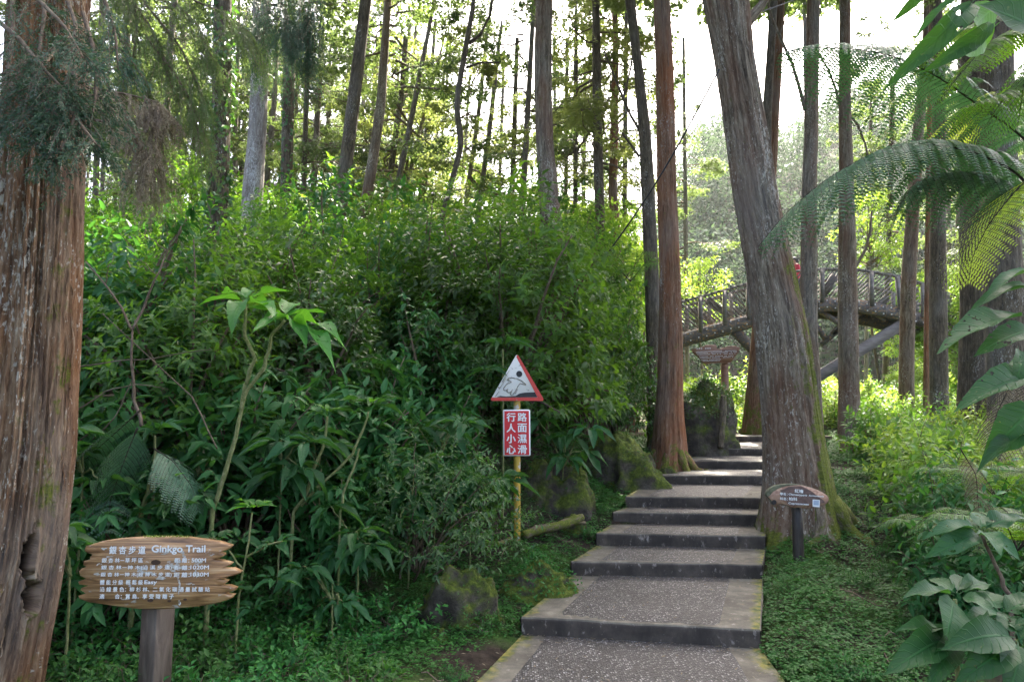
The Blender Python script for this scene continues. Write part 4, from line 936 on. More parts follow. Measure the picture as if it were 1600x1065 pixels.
# ================================================================== THE BRIDGE
def bridge():
    D = 24.0; W = 1.9
    t = thing('wooden_footbridge', 'arched grey timber footbridge with slatted railings seen behind the big leaning trunk', 'bridge', P(1235, 610, D + W / 2))
    top = np.array([(1010, 545), (1040, 530), (1073, 518), (1120, 505), (1172, 491), (1205, 480), (1240, 471), (1290, 466), (1335, 467), (1404, 480), (1450, 493), (1500, 508), (1560, 527)])
    rail = np.array([(1010, 490), (1040, 480), (1066, 471), (1118, 457), (1168, 443), (1205, 433), (1247, 423), (1285, 420.5), (1341, 421.5), (1375, 427), (1407, 433), (1447, 445), (1503, 468), (1560, 486)])
    def at(c, u, Dd=D): return P(u, float(np.interp(u, c[:, 0], c[:, 1])), Dd)
    us = np.arange(1010, 1561, 10)
    for side, Dd in ((0, D), (1, D + W)):
        b = MB()
        A = [P(u, 0, D) for u in us]
        tops = np.array([at(top, u) for u in us]); tops[:, 1] = Dd
        n_ = len(tops); R4 = np.stack([tops + [0, -.06, 0], tops + [0, .06, 0], tops + [0, .06, -.46], tops + [0, -.06, -.46]], 1).reshape(-1, 3)
        ii = np.arange(n_ - 1)[:, None] * 4; jj = np.arange(4)[None]; b.add(R4, np.concatenate([np.stack([ii + jj, ii + (jj + 1) % 4, ii + 4 + (jj + 1) % 4, ii + 4 + jj], -1).reshape(-1, 4)[:, ::-1], [[0, 1, 2, 3]], [[(n_ - 1) * 4 + q for q in (3, 2, 1, 0)]]]))
        part('arch_beam', b, M_BRIDGED, t)
        rl = np.array([at(rail, u) for u in us]); rl[:, 1] = Dd
        b = MB()
        for a, c in zip(rl[:-1], rl[1:]): beam(b, a, c + (c - a) * .01, .085, .12, 0, (0, 1, 0))
        part('handrail', b, M_BRIDGE, t)
        if side == 0:
            bo = MB()
            for k, u in enumerate(np.arange(1078, 1540, 12.5)):
                a = at(top, u)
                for dz in (-.11, -.35):
                    c = a + np.array([0, -.075, dz + (.03 if k % 2 else 0)]); r = .018
                    box(bo, c - [r, .012, r], c + [r, .012, r])
            part('bolt_rows', bo, M_BOLT, t)
            pl = MB()
            for u in range(1070, 1540, 26):
                a = at(top, u); beam(pl, a + [0, -.07, -.02], a + [0, -.07, -.38], .03, .02, 0, (0, 1, 0))
            part('joint_straps', pl, M_BRIDGE, t)
        # posts
        pus = [1031, 1056, 1093.5, 1131, 1168, 1205, 1244, 1283, 1320, 1360, 1400, 1440, 1480, 1520]
        for u in pus:
            b = MB(); a = at(top, u); c = at(rail, u); a[1] = c[1] = Dd - .07; lean = .25 if u in (1244, 1400) else .02
            beam(b, a + [lean * .5, 0, -.15], c + [-lean * .5 if u == 1244 else -.0, 0, -.02], .13, .10, 0, (0, 1, 0)); part('railing_post', b, M_BRIDGE, t)
        # slats: slanting down to the right on the left half, the other way on the right half
        b = MB()
        for u0, u1 in zip(pus[:-1], pus[1:]):
            left = u0 < 1235
            for k in range(-6, 7) if side == 0 else range(-2, 3):
                uu = u0 + (u1 - u0) * k / (6.5 if side == 0 else 2.5)
                pa = at(rail, uu if left else uu + (u1 - u0)); pc = at(top, (uu + (u1 - u0)) if left else uu)
                pa[1] = pc[1] = Dd + (.03 if side else -.03); pc[2] += .06
                d = pc - pa; xa, xb = at(top, u0)[0] + .07, at(top, u1)[0] - .07
                t0, t1 = sorted(((xa - pa[0]) / d[0], (xb - pa[0]) / d[0])); t0 = max(0, t0); t1 = min(1, t1)
                if t1 - t0 > .08: beam(b, pa + d * t0, pa + d * t1, .042, .03, 0, (0, 1, 0))
        part('railing_slats', b, M_BRIDGE, t)
        for u0, u1, dr in ((1093.5, 1150, 1), (1283, 1310, -1), (1400, 1440, -1)):
            b = MB(); a, c = at(rail, u0 if dr > 0 else u1), at(top, u1 if dr > 0 else u0); a[1] = c[1] = Dd + .03; beam(b, a * .82 + c * .18, c * .86 + a * .14, .26, .04, 0, (0, 1, 0)); part('diagonal_board', b, M_BRIDGE, t)
    b = MB()
    for k in np.arange(0, len(us) - 1):
        a, c = at(top, us[k]), at(top, us[k + 1]); a[1] = c[1] = D + W / 2; beam(b, a + [0, 0, .015], c + [0, 0, .015] - (c - a) * .04, .05, W - .1, 0, (0, 1, 0))
    part('deck', b, M_BRIDGED, t)
    for Dd in (D + .1, D + W - .1):
        for (p, q, wd) in (((1140, 507), (1238, 612), .34), ((1410, 506), (1240, 612), .36)):
            b = MB(); beam(b, P(*p, Dd), P(*q, Dd) + (P(*q, Dd) - P(*p, Dd)) * .35, wd, .2, 0, (0, 1, 0)); part('pier_leg', b, M_BRIDGE if p[0] > 1300 else M_BRIDGED, t)  # right-hand legs take the paler timber, painting in the light on them
        for (p, q) in (((1276, 482), (1322, 512)), ((1283, 538), (1352, 482)), ((1332, 486), (1300, 522)), ((1360, 480), (1384, 500)), ((1262, 490), (1290, 530)), ((1190, 500), (1230, 560)), ((1250, 560), (1215, 500))):
            b = MB(); beam(b, P(*p, Dd + .06), P(*q, Dd + .06), .16, .12, 0, (0, 1, 0)); part('pier_brace', b, M_BRIDGED, t)
    return at(top, 1246), D
apex, BD = bridge()

def person_on_bridge():
    base = apex.copy(); base[0] *= (BD + .75) / BD; base[0] += .02; base[1] = BD + .75; base[2] += .04
    x, y, z = base
    t = thing('person', 'person in a dark cap and red jacket standing on the bridge behind the railing', 'person', base)
    g = MB()
    # body: one closed tube silhouette per limb joined with the trunk by overlap-free sections (skin modifier is not needed at this size)
    me = bpy.data.meshes.new('body'); V = []; E = []; Rd = []
    def vtx(p, r): V.append(p); Rd.append(r); return len(V) - 1
    def chain(a, lst):
        for p, r in lst: b = vtx(p, r); E.append((a, b)); a = b
        return a
    pel = vtx((0, 0, .93), .13)
    ch = chain(pel, [((0, 0, 1.12), .13), ((-.01, 0, 1.32), .15)]); nk = chain(ch, [((-.03, 0, 1.47), .06), ((-.06, 0, 1.56), .085), ((-.07, 0, 1.66), .085)])
    for s in (-1, 1):
        chain(pel, [((-.01, .10 * s, .86), .09), ((-.02 * s - .02, .11 * s, .48), .06), ((.02 * s, .11 * s, .08), .042), ((-.11, .11 * s, .035), .035)])
        chain(ch, [((0, .18 * s, 1.38), .06), ((.02, .23 * s, 1.13), .045), ((-.2, .20 * s, 1.05), .036), ((-.27, .18 * s, 1.06), .03)])
    me.from_pydata([tuple(p) for p in V], E, []); ob = bpy.data.objects.new('tmp', me); link(ob)
    md = ob.modifiers.new('s', 'SKIN'); 
    for i, r in enumerate(Rd): me.skin_vertices[0].data[i].radius = (r, r)
    me.skin_vertices[0].data[0].use_root = True
    ob.modifiers.new('d', 'SUBSURF').levels = 2
    dg = bpy.context.evaluated_depsgraph_get(); m2 = bpy.data.meshes.new_from_object(ob.evaluated_get(dg)); bpy.data.objects.remove(ob)
    m2.name = 'body'
    for m in (M_SKIN, M_JACKET, M_TROUS, M_SHOE): m2.materials.append(m)
    for p in m2.polygons:
        c = p.center; p.use_smooth = True
        p.material_index = 0 if c.z > 1.45 or (c.x < -.22 and c.z > .9) else (1 if c.z > .92 else (2 if c.z > .09 else 3))
    body = obj('body', m2, t)
    mb = MB(); th = np.linspace(0, np.pi / 2, 5); ring = []
    n = 14; ph = np.linspace(0, 2 * np.pi, n, endpoint=False)
    rows = [np.stack([-.07 + .10 * np.cos(ph) * math.cos(a), .10 * np.sin(ph) * math.cos(a), 1.665 + .075 * math.sin(a) + 0 * ph], -1) for a in th]
    v = np.concatenate(rows); i = np.arange(4)[:, None]; j = np.arange(n)[None]
    mb.add(v, np.stack([i * n + j, i * n + (j + 1) % n, (i + 1) * n + (j + 1) % n, (i + 1) * n + j], -1).reshape(-1, 4))
    mb.add([(-.15, -.07, 1.667), (-.27, -.05, 1.65), (-.27, .05, 1.65), (-.15, .07, 1.667), (-.15, -.07, 1.68), (-.27, -.05, 1.662), (-.27, .05, 1.662), (-.15, .07, 1.68)],
           [[0, 3, 2, 1], [4, 5, 6, 7], [0, 1, 5, 4], [1, 2, 6, 5], [2, 3, 7, 6], [3, 0, 4, 7]])
    obj('cap', mb.mesh('cap', M_CAP, True), t)
    hb = MB(); rows = [np.stack([-.035 + .088 * np.cos(ph) * k, .098 * np.sin(ph) * k, zz + 0 * ph], -1) for k, zz in ((.75, 1.52), (1.0, 1.57), (1.04, 1.63), (1.0, 1.68))]
    v = np.concatenate(rows); i = np.arange(3)[:, None]
    hb.add(v, np.stack([i * n + j, i * n + (j + 1) % n, (i + 1) * n + (j + 1) % n, (i + 1) * n + j], -1).reshape(-1, 4))
    obj('hair', hb.mesh('hair', M_HAIR, True), t, (.03, 0, 0))
    sh = MB()
    for s in (-1, 1):
        pass
person_on_bridge()

# ================================================================== SIGNS
def text_mesh(s, name, size, offset=0.0, extrude=.0008, shear=0, spacing=1.0, ax='LEFT'):
    cu = bpy.data.curves.new(name, 'FONT'); cu.body = s; cu.size = size; cu.offset = offset; cu.extrude = extrude; cu.shear = shear; cu.space_character = spacing; cu.align_x = ax
    cu.resolution_u = 3
    o = bpy.data.objects.new(name, cu); link(o); dg = bpy.context.evaluated_depsgraph_get()
    me = bpy.data.meshes.new_from_object(o.evaluated_get(dg)); bpy.data.objects.remove(o); me.name = name
    return me
def put_text(parent, s, u, v, D, hpx, wpx=None, mat=M_WHITE, name='lettering', offset=0.0, shear=0, tilt=0.0, label=None):
    """text with its left-bottom at pixel (u,v), cap height ~hpx, total width wpx (px), on plane Y = D"""
    me = text_mesh(s, name, 1.0, 0, .0, shear)
    co = np.zeros(len(me.vertices) * 3, np.float32); me.vertices.foreach_get('co', co); co = co.reshape(-1, 3)
    mn, mx = co.min(0), co.max(0); k = D / F
    h = hpx * k; sx = (wpx * k) / (mx[0] - mn[0]) if wpx else None
    sy = h / (mx[1] - mn[1]); sx = sx or sy
    co[:, 0] = (co[:, 0] - mn[0]) * sx; co[:, 1] = (co[:, 1] - mn[1]) * sy
    o0 = P(u, v, D); w0 = np.array(world_loc(parent)); polys = [tuple(p.vertices) for p in me.polygons]; V = []; Fs = []; bs = offset * h * 1.1
    for q, (ax, az) in enumerate(((0, 0), (bs, 0), (-bs, 0), (0, bs * .7), (0, -bs * .7)) if offset > .005 else ((0, 0),)):
        Vq = np.stack([o0[0] + co[:, 0] + ax, np.full(len(co), D - q * .0004), o0[2] + co[:, 1] + az - co[:, 0] * tilt], -1) - w0
        Fs += [tuple(i + len(co) * q for i in p) for p in polys]; V.append(Vq)
    me = bpy.data.meshes.new(name); me.from_pydata(np.concatenate(V).tolist(), [], Fs); me.materials.append(mat)
    return obj(name, me, parent)

def ginkgo_sign():
    D = 3.9; O = lambda pts: [(110 + x / 4.532, 830 + y / 4.532) for x, y in pts]
    out = O([(95, 130), (105, 105), (200, 75), (300, 58), (400, 48), (550, 40), (700, 38), (820, 43), (950, 58), (1050, 75), (1138, 102), (1112, 128), (1035, 148), (1078, 158), (1082, 174), (1040, 190), (990, 200),
             (1060, 205), (1138, 226), (1122, 242), (1060, 262), (1150, 264), (1202, 287), (1180, 306), (1080, 330), (1010, 345), (1070, 345), (1104, 352), (1085, 374), (1045, 386), (1120, 386), (1170, 402), (1150, 424), (1082, 440),
             (1110, 448), (1152, 452), (1130, 478), (1050, 505), (900, 533), (700, 550), (480, 550), (300, 528), (120, 500), (58, 478), (50, 458), (108, 440), (64, 417), (70, 402), (128, 385), (56, 376), (49, 356), (108, 335),
             (62, 312), (55, 282), (76, 262), (110, 250), (86, 235), (90, 211), (140, 200), (132, 180), (158, 160), (110, 146)])
    base = P(249, 1065, D + .13); base[2] = float(hgt(base[0], base[1])) - .02
    t = thing('trail_sign', 'varnished wooden Ginkgo Trail sign with jagged plank ends on a brown post', 'sign', base)
    mb = MB(); slab(mb, out, D, .045); part('board', mb, M_SIGNW, t)
    # knots and nail heads
    MK = simple('dark_knot', (.05, .025, .012), .6)
    for (x, y, r) in ((605, 218, 5), (565, 487, 3), (700, 490, 2), (812, 480, 2)):
        kn = MB(); c = P(110 + x / 4.532, 830 + y / 4.532, D - .0015); n = 12; a = np.linspace(0, 6.283, n, endpoint=False); rr = r * D / F
        v = np.stack([c[0] + rr * 1.5 * np.cos(a), np.full(n, c[1]), c[2] + rr * .8 * np.sin(a)], -1); kn.add(v); kn.poly.append((list(range(n))[::-1], 0)); part('knot', kn, MK, t)
    # weathered white smears of old paint
    g = np.random.default_rng(4); MP = worn('peeled_patch', (.40, .36, .29), (.52, .50, .44), 30, .5, .8)
    for (x, y, rx, ry, n_) in ((235, 120, 26, 12, 3), (270, 175, 34, 7, 3), (495, 265, 28, 24, 5), (560, 290, 40, 14, 4), (740, 240, 42, 28, 5), (790, 190, 22, 30, 4), (880, 300, 16, 34, 4), (770, 380, 10, 40, 5), (775, 505, 9, 20, 4), (845, 368, 30, 7, 3), (395, 480, 40, 7, 3), (1000, 165, 20, 9, 2), (190, 300, 30, 9, 3), (900, 215, 50, 12, 4), (640, 330, 60, 12, 4), (1055, 450, 10, 8, 2), (200, 235, 16, 10, 2), (660, 150, 50, 8, 3)):
        sm = MB()
        for _ in range(n_ * 2):
            cx, cy = x + g.normal(0, rx * .5), y + g.normal(0, ry * .5); c = P(110 + cx / 4.532, 830 + cy / 4.532, D - .002 - .0004 * g.random()); n = 14; a = np.linspace(0, 6.283, n, endpoint=False)
            q = (.35 + .5 * g.random(n)); kx = rx * .55 / 4.532 * D / F; kz = ry * .55 / 4.532 * D / F
            v = np.stack([c[0] + kx * q * np.cos(a), np.full(n, c[1]), c[2] + kz * q * np.sin(a)], -1); sm.add(v); sm.poly.append((list(range(sm.n - n, sm.n))[::-1], 0))
        part('peeled_patch', sm, MP, t)
    # moss along the top edge
    mo = MB(); n = 260; x = 110 + (g.uniform(520, 840, n)) / 4.532; pos = np.array([P(a, 830 + 41 / 4.532 - g.random() * 1.2, D + .045 * g.random()) for a in x])
    leaves(mo, pos, g.normal(0, 1, (n, 3)) + [0, 0, .6], g.normal(0, 1, (n, 3)), .012, .008, T_FLAT); part('moss_tuft', mo, simple('bright_moss', (.16, .22, .03), .9), t)
    O1 = lambda x, y: (110 + x / 4.532, 830 + y / 4.532)
    def L(s, x, y, h, wd, off=.012, sh=0): u, v = O1(x, y); put_text(t, s, u, v, D - .004, h / 4.532, wd / 4.532, offset=off, tilt=.0, shear=sh)
    L('銀 杏 步 道', 275, 158, 52, 248, .028); L('Ginkgo Trail', 575, 160, 60, 368, .03)
    L('銀 杏 林－草 坪 區', 222, 220, 32, 282, .018); L('距 離：', 738, 220, 32, 100, .018); L('500M', 858, 216, 26, 98, .03)
    L('銀 杏 林－神 木(沿 溪 步 道)', 218, 272, 32, 484, .018); L('距 離：', 736, 272, 32, 104, .018); L('1020M', 850, 266, 26, 126, .03)
    L('銀 杏 林－神 木(經 神 木 步 道)', 214, 322, 32, 486, .018); L('距 離：', 732, 322, 32, 108, .018); L('1030M', 850, 316, 26, 124, .03)
    L('體 能 分 級  輕 鬆 級', 210, 375, 32, 292, .018); L('Easy', 524, 378, 32, 84, .03)
    L('沿 線 景 色：柳 杉 林、二 氧 化 碳 通 量 試 驗 站', 208, 425, 32, 752, .018)
    L('適       合：賞 鳥．享 受 陰 離 子', 206, 475, 32, 508, .018)
    pm = MB(); p0 = P(247, 948, D + .12); Mx = Matrix.Translation(Vector((p0[0], D + .125, 0))) @ Matrix.Rotation(R(-24), 4, 'Z')
    zt = P(249, 905, D + .1)[2]; box(pm, (-.062, -.062, base[2] - .4), (.062, .062, zt), 0, Mx)
    o = part('post', pm, M_POSTW, t); bv = o.modifiers.new('b', 'BEVEL'); bv.width = .008; bv.segments = 2
ginkgo_sign()

def species_sign():
    D = 7.0; k = 15.24; O = lambda pts: [(1195 + x / k, 755 + y / k) for x, y in pts]
    out = O([(35, 225), (75, 160), (130, 110), (210, 70), (300, 40), (440, 18), (600, 10), (740, 14), (850, 28), (1000, 60), (1150, 108), (1290, 160), (1400, 220), (1480, 275), (1522, 330), (1530, 395), (1480, 485), (1400, 525), (1300, 552), (1200, 565), (1150, 560), (1100, 600), (1000, 592), (900, 590), (800, 575), (700, 578), (600, 555), (500, 520), (420, 490), (340, 482), (290, 512), (230, 520), (180, 480), (165, 425), (110, 360), (45, 300)])
    base = P(1243, 868, D + .08); base[2] = float(hgt(base[0], base[1]))
    t = thing('species_sign', 'oval wood slice sign on a black post, before the big leaning cypress', 'sign', base)
    mb = MB(); slab(mb, out, D, .05, 0, 1); part('board', mb, [M_SLICE, M_SLICEB], t)
    def face(pts, dd, mat, nm):
        m = MB(); v = np.array([P(u, vv, D - dd) for u, vv in O(pts)]); m.add(v); m.poly.append((list(range(len(v)))[::-1], 0)); return part(nm, m, mat, t)
    face([(350, 160), (470, 130), (560, 80), (700, 58), (880, 62), (1000, 120), (1110, 180), (1200, 250), (1330, 350), (1400, 400), (1430, 460), (1250, 475), (1000, 480), (850, 520), (640, 530), (540, 480), (520, 420), (400, 350), (350, 260), (400, 200)], .002, M_HEART, 'heartwood')
    face([(40, 225), (130, 115), (300, 45), (600, 14), (850, 32), (700, 42), (520, 60), (340, 110), (200, 190), (110, 300), (60, 310)], .0025, M_SLICEB, 'bark_rim')
    a = np.linspace(0, 6.283, 16, endpoint=False); face([(222 + 58 * math.cos(x), 445 + 58 * math.sin(x)) for x in a], .003, simple('knot_dark', (.03, .024, .02), .8), 'knot')
    face([(1140, 378), (1312, 392), (1306, 562), (1138, 548)], .003, M_WHITE, 'blank_plate'); 
    face([(1160, 396), (1290, 408), (1286, 520), (1158, 510)], .004, simple('pale_blue_plate', (.34, .40, .48), .5), 'plate_centre')
    def L(s, x, y, h, wd, off=.01, sh=0, tilt=.06): put_text(t, s, 1195 + x / k, 755 + y / k, D - .005, h / k, wd / k, offset=off, shear=sh, tilt=tilt)
    L('紅檜', 715, 215, 84, 200, .03); L('學名：', 362, 275, 62, 175, .025); L('Chamaecyparis  formosensis', 568, 288, 56, 820, .03, .3)
    L('科名：', 366, 388, 62, 175, .025); L('柏科', 575, 398, 74, 195, .03); L('Cupressaceae', 566, 500, 56, 470, .035)
    pm = MB(); n = 14; p0 = P(1244, 780, D + .10); z = np.array([base[2] - .3, base[2] + .05, base[2] + .3, P(0, 766, D)[2] - .05]); 
    tube(pm, np.stack([np.full(4, p0[0]) + [0, 0, .004, .003], np.full(4, D + .105), z], -1), [.056, .055, .053, .05], 12, moss=np.zeros(4 * 12 + 2)); part('post', pm, M_BLKPOST, t, True)
species_sign()

def info_board():
    D = 15.6; k = 6.26; O = lambda pts: [(1060 + x / k, 520 + y / k) for x, y in pts]
    out = O([(128, 160), (165, 152), (200, 150), (240, 130), (270, 118), (330, 112), (372, 122), (382, 155), (430, 145), (480, 130), (560, 125), (605, 142), (590, 190), (570, 215), (548, 240), (535, 265), (515, 288), (440, 295), (390, 290), (340, 295), (270, 308), (238, 290), (215, 255), (190, 230), (150, 200)])
    base = P(1132, 655, D); base[2] = float(hgt(base[0], base[1]))
    t = thing('information_board', 'brown wavy-edged board with rows of tiny white text, behind the ivy topped boulder', 'sign', base)
    mb = MB(); slab(mb, out, D, .06); part('board', mb, M_INFO, t)
    g = np.random.default_rng(2); tx = MB()
    for y, x0, x1, step, h in ((160, 178, 345, 21, 13), (188, 170, 570, 13, 8), (200, 175, 572, 13, 8), (215, 185, 560, 13, 8), (236, 205, 540, 13, 8), (250, 215, 530, 13, 8), (268, 225, 420, 13, 8), (278, 240, 400, 13, 8)):
        x = x0
        while x < x1:
            if g.random() > .12:
                yy = y - (x - x0) * .03; a = P(1060 + x / k, 520 + yy / k, D - .004); s = step * .6 / k * D / F; hh = h / k * D / F
                tx.add([[a[0], a[1], a[2]], [a[0] + s, a[1], a[2]], [a[0] + s, a[1], a[2] + hh], [a[0], a[1], a[2] + hh]], [[0, 1, 2, 3]])
            x += step
    part('text_rows', tx, simple('faded_white_text', (.55, .5, .45), .6), t)
    pm = MB(); c = P(1132, 560, D + .1); box(pm, (c[0] - .07, D + .063, base[2] - .4), (c[0] + .07, D + .19, P(0, 560, D)[2])); part('post', pm, M_INFO, t)
info_board()

def warning_sign():
    D = 7.7; k = 5.914; O1 = lambda x, y: (740 + x / k, 540 + y / k)
    g0 = P(808, 845, D + .05); base = np.array([g0[0], D + .05, float(hgt(g0[0], D + .05))])
    t = thing('warning_sign', 'red and white triangular warning sign above a red wet-path notice on a flaking yellow pole', 'sign', base)
    pm = MB(); a = P(807.5, 565, D + .05); n = 8; z = np.linspace(base[2] - .3, P(0, 572, D)[2], n)
    tube(pm, np.stack([np.full(n, base[0]), np.full(n, D + .052), z], -1), .0375, 16, moss=np.zeros(n * 16 + 2)); part('pole', pm, M_YPOLE, t, True)
    def face(pts, dd, mat, nm, th=None):
        m = MB(); px = [O1(*p) for p in pts]
        if th: slab(m, px, D - dd, th)
        else:
            v = np.array([P(u, vv, D - dd) for u, vv in px]); m.add(v); m.poly.append((list(range(len(v)))[::-1], 0))
        return part(nm, m, mat, t)
    tri = [(160, 497), (168, 478), (388, 92), (402, 82), (416, 92), (640, 478), (646, 497), (640, 508), (168, 508)]
    face(tri, .0, M_TRI, 'triangle_plate', .012)
    face([(640, 478), (646, 497), (640, 508), (168, 508), (160, 497), (168, 478), (592, 476), (395, 104), (402, 84), (416, 92)], .0025, M_REDW, 'red_border')
    def blob(pts): return pts
    face([(212, 476), (245, 462), (300, 468), (390, 462), (420, 442), (470, 432), (520, 430), (566, 428), (590, 474)], .004, M_BLACK, 'black_ground')
    # slumping figure: pale shape outlined in grey, with a black head
    a = np.linspace(0, 6.283, 20, endpoint=False); face([(422 + 28 * math.cos(x), 260 + 29 * math.sin(x)) for x in a], .004, M_BLACK, 'black_head')
    fig = [(316, 302), (350, 292), (400, 300), (432, 318), (480, 352), (482, 362), (430, 345), (405, 380), (392, 410), (360, 452), (338, 450), (350, 420), (330, 432), (305, 425), (318, 398), (300, 412), (278, 408), (276, 392), (306, 352), (350, 332), (330, 322), (312, 318)]
    line = MB()
    for p, q in zip(fig, fig[1:] + fig[:1]): beam(line, P(*O1(*p), D - .004), P(*O1(*q), D - .004), .009, .003, 0, (0, 1, 0))
    for p, q in (((440, 318), (486, 356)), ((330, 290), (318, 320)), ((352, 205), (362, 215)), ((300, 300), (235, 400)), ((360, 400), (345, 430)), ((410, 400), (382, 445)), ((235, 420), (200, 470)), ((330, 225), (260, 340))): beam(line, P(*O1(*p), D - .0045), P(*O1(*q), D - .0045), .006, .003, 0, (0, 1, 0))
    part('faded_figure', line, M_SCRATCH, t)
    pl = [(272, 600), (280, 590), (512, 588), (522, 598), (526, 1008), (518, 1018), (282, 1020), (273, 1012)]
    face(pl, .0, M_WHITE, 'notice_plate', .012)
    face([(284, 602), (511, 600), (514, 1007), (286, 1009)], .003, M_RED, 'red_field')
    for i, (c1, c2) in enumerate(zip('行人小心', '路面濕滑')):
        y = 698 + i * 99.5
        put_text(t, c1, *O1(306, y), D - .006, 78 / k, 80 / k, offset=.032); put_text(t, c2, *O1(408, y), D - .006, 78 / k, 82 / k, offset=.026)
warning_sign()

# ================================================================== ROCKS, LOGS, STUMP
def boulder(label, u, vb, D, wpx, hpx, dep=.8, seed=0, sink=.12, name='boulder', lean=0.0, angular=.0):
    c = P(u, vb, D); g = float(hgt(c[0], c[1])); k = D / F; rx = wpx * k / 2; hz_ = hpx * k
    t = thing(name, label, 'rock', (c[0], c[1], g))
    n, m = 84, 46; th = np.linspace(0, 2 * np.pi, n, endpoint=False); ph = np.linspace(-.5, np.pi / 2, m)
    TH, PH = np.meshgrid(th, ph); x, y, z = np.cos(TH) * np.cos(PH), np.sin(TH) * np.cos(PH), np.sin(PH)
    sq = 1.0; x = np.sign(x) * np.abs(x) ** sq; y = np.sign(y) * np.abs(y) ** sq; z = np.sign(z) * np.abs(z) ** .8
    d = 1 + .27 * fbm(x * 1.3 + seed, y * 1.3, z * 1.3 + seed, 5) + .12 * (1 - 2 * np.abs(vnoise(x * 2.2 + seed, y * 2.2, z * 2.2 + 4))) + .035 * (1 - 2 * np.abs(vnoise(x * 7 + seed, y * 7, z * 7))) + .02 * fbm(x * 14, y * 14, z * 14 + seed, 2)
    V = np.stack([x * d * rx + lean * np.maximum(z, 0) * rx, y * d * rx * dep, z * d * hz_ - sink], -1).reshape(-1, 3)
    mb = MB(); i = np.arange(m - 1)[:, None]; j = np.arange(n)[None]
    mb.add(V, np.stack([i * n + j, i * n + (j + 1) % n, (i + 1) * n + (j + 1) % n, (i + 1) * n + j], -1).reshape(-1, 4))
    obj('stone', mb.mesh('stone', M_ROCK, True), t)
    return t, V
def rock_cover(t, V, n, L, zmin, mat, name='creeping_plants', u_side=None):
    g = np.random.default_rng(n); top = V[V[:, 2] > zmin]; 
    if u_side is not None: top = top[(top[:, 0] * u_side > -.12)]
    i = g.integers(0, len(top), n); p = top[i] + g.normal(0, .04, (n, 3)); nr = unit(p * [1, 1, .8])
    mb = MB(); d = nr * .5 + g.normal(0, .6, (n, 3)); leaves(mb, p + nr * .015, d, nr + [0, 0, .6], L * (.5 + g.random(n)), L * .55, T_FLAT, 0)
    obj(name, mb.mesh(name, mat), t)
t_, V_ = boulder('tall rounded boulder with an ivy covered top, between the straight reddish cypress and the steps', 1082, 692, 13.5, 126, 112, .7, 2, .1, lean=-.12)
rock_cover(t_, V_, 5600, .055, .70, L_IVY)
t_, V_ = boulder('wide mossy boulder overhung by the thicket, left of the straight reddish cypress', 976, 722, 10.4, 122, 84, .8, 5, .15); rock_cover(t_, V_, 500, .03, .2, L_GROUND)
t_, V_ = boulder('dark boulder under the thicket, above the fallen mossy log', 872, 800, 8.9, 100, 78, .8, 7, .15); rock_cover(t_, V_, 420, .03, .15, L_GROUND)
boulder('small wedge stone leaning beside the dark boulder, just above the mossy log', 896, 815, 8.3, 40, 36, .7, 9, .08)
t_, V_ = boulder('low boulder with bright moss at its left end, nearest to the thicket corner', 716, 948, 5.85, 132, 80, .65, 11, .1); rock_cover(t_, V_, 160, .022, .2, L_GROUND)
t_, V_ = boulder('low boulder half covered by creeping plants beside the second step', 838, 908, 6.5, 108, 46, .7, 13, .06); rock_cover(t_, V_, 900, .032, .08, L_GROUND)
boulder('small bright green mossy stone at the front of the low boulders', 683, 958, 5.5, 26, 24, .8, 15, .03)
boulder('small mossy block between the wide boulder and the cypress roots', 1042, 735, 10.9, 34, 28, .8, 17, .1)

def log_(label, a, b, r, mat, name='fallen_log', knob=True, moss=.62, D=None):
    t = thing(name, label, 'log', (a + b) / 2); n = 30; s = np.linspace(0, 1, n)[:, None]; pts = a * (1 - s) + b * s; pts[:, 2] += .010 * np.sin(s[:, 0] * 7); pts[:, 1] += .012 * np.sin(s[:, 0] * 9)
    mb = MB(); rr = r * (1 + .20 * fbm(s[:, 0] * 14, 0, r * 50, 3)); rr[-1] *= .7; tube(mb, pts, rr, 14, moss=np.full(n * 14 + 2, moss)); part('stem', mb, mat, t, True)
    if knob:
        kb = MB(); p0 = a * .35 + b * .65; tube(kb, np.array([p0, p0 + (b - a) * .18 + [0, 0, -.02], p0 + (b - a) * .36 + [.02, 0, -.06]]), [r * .7, r * .5, r * .3], 8, moss=np.full(26, moss)); part('side_stub', kb, mat, t, True)
def gp(u, v, D, up=0): p = P(u, v, D); return p
log_('mossy fallen log lying at the foot of the yellow sign pole', gp(818, 836, 7.75), gp(911, 808, 8.15), .052, B_TWIG)
log_('thin mossy broken branch lying left of the yellow sign pole', gp(752, 853, 7.4), gp(800, 842, 7.6), .028, B_TWIG, 'fallen_branch', False)
log_('peeled pale log lying on the ground at the top of the steps', gp(1128, 640, 21.5), gp(1168, 651, 20.5), .085, M_LOG, 'peeled_log', False, 0)
log_('dead grey stick standing against the right flank of the tall rounded boulder', gp(1126, 700, 12.7), gp(1131, 618, 12.9), .06, B_DARK, 'dead_stem', False, .3)
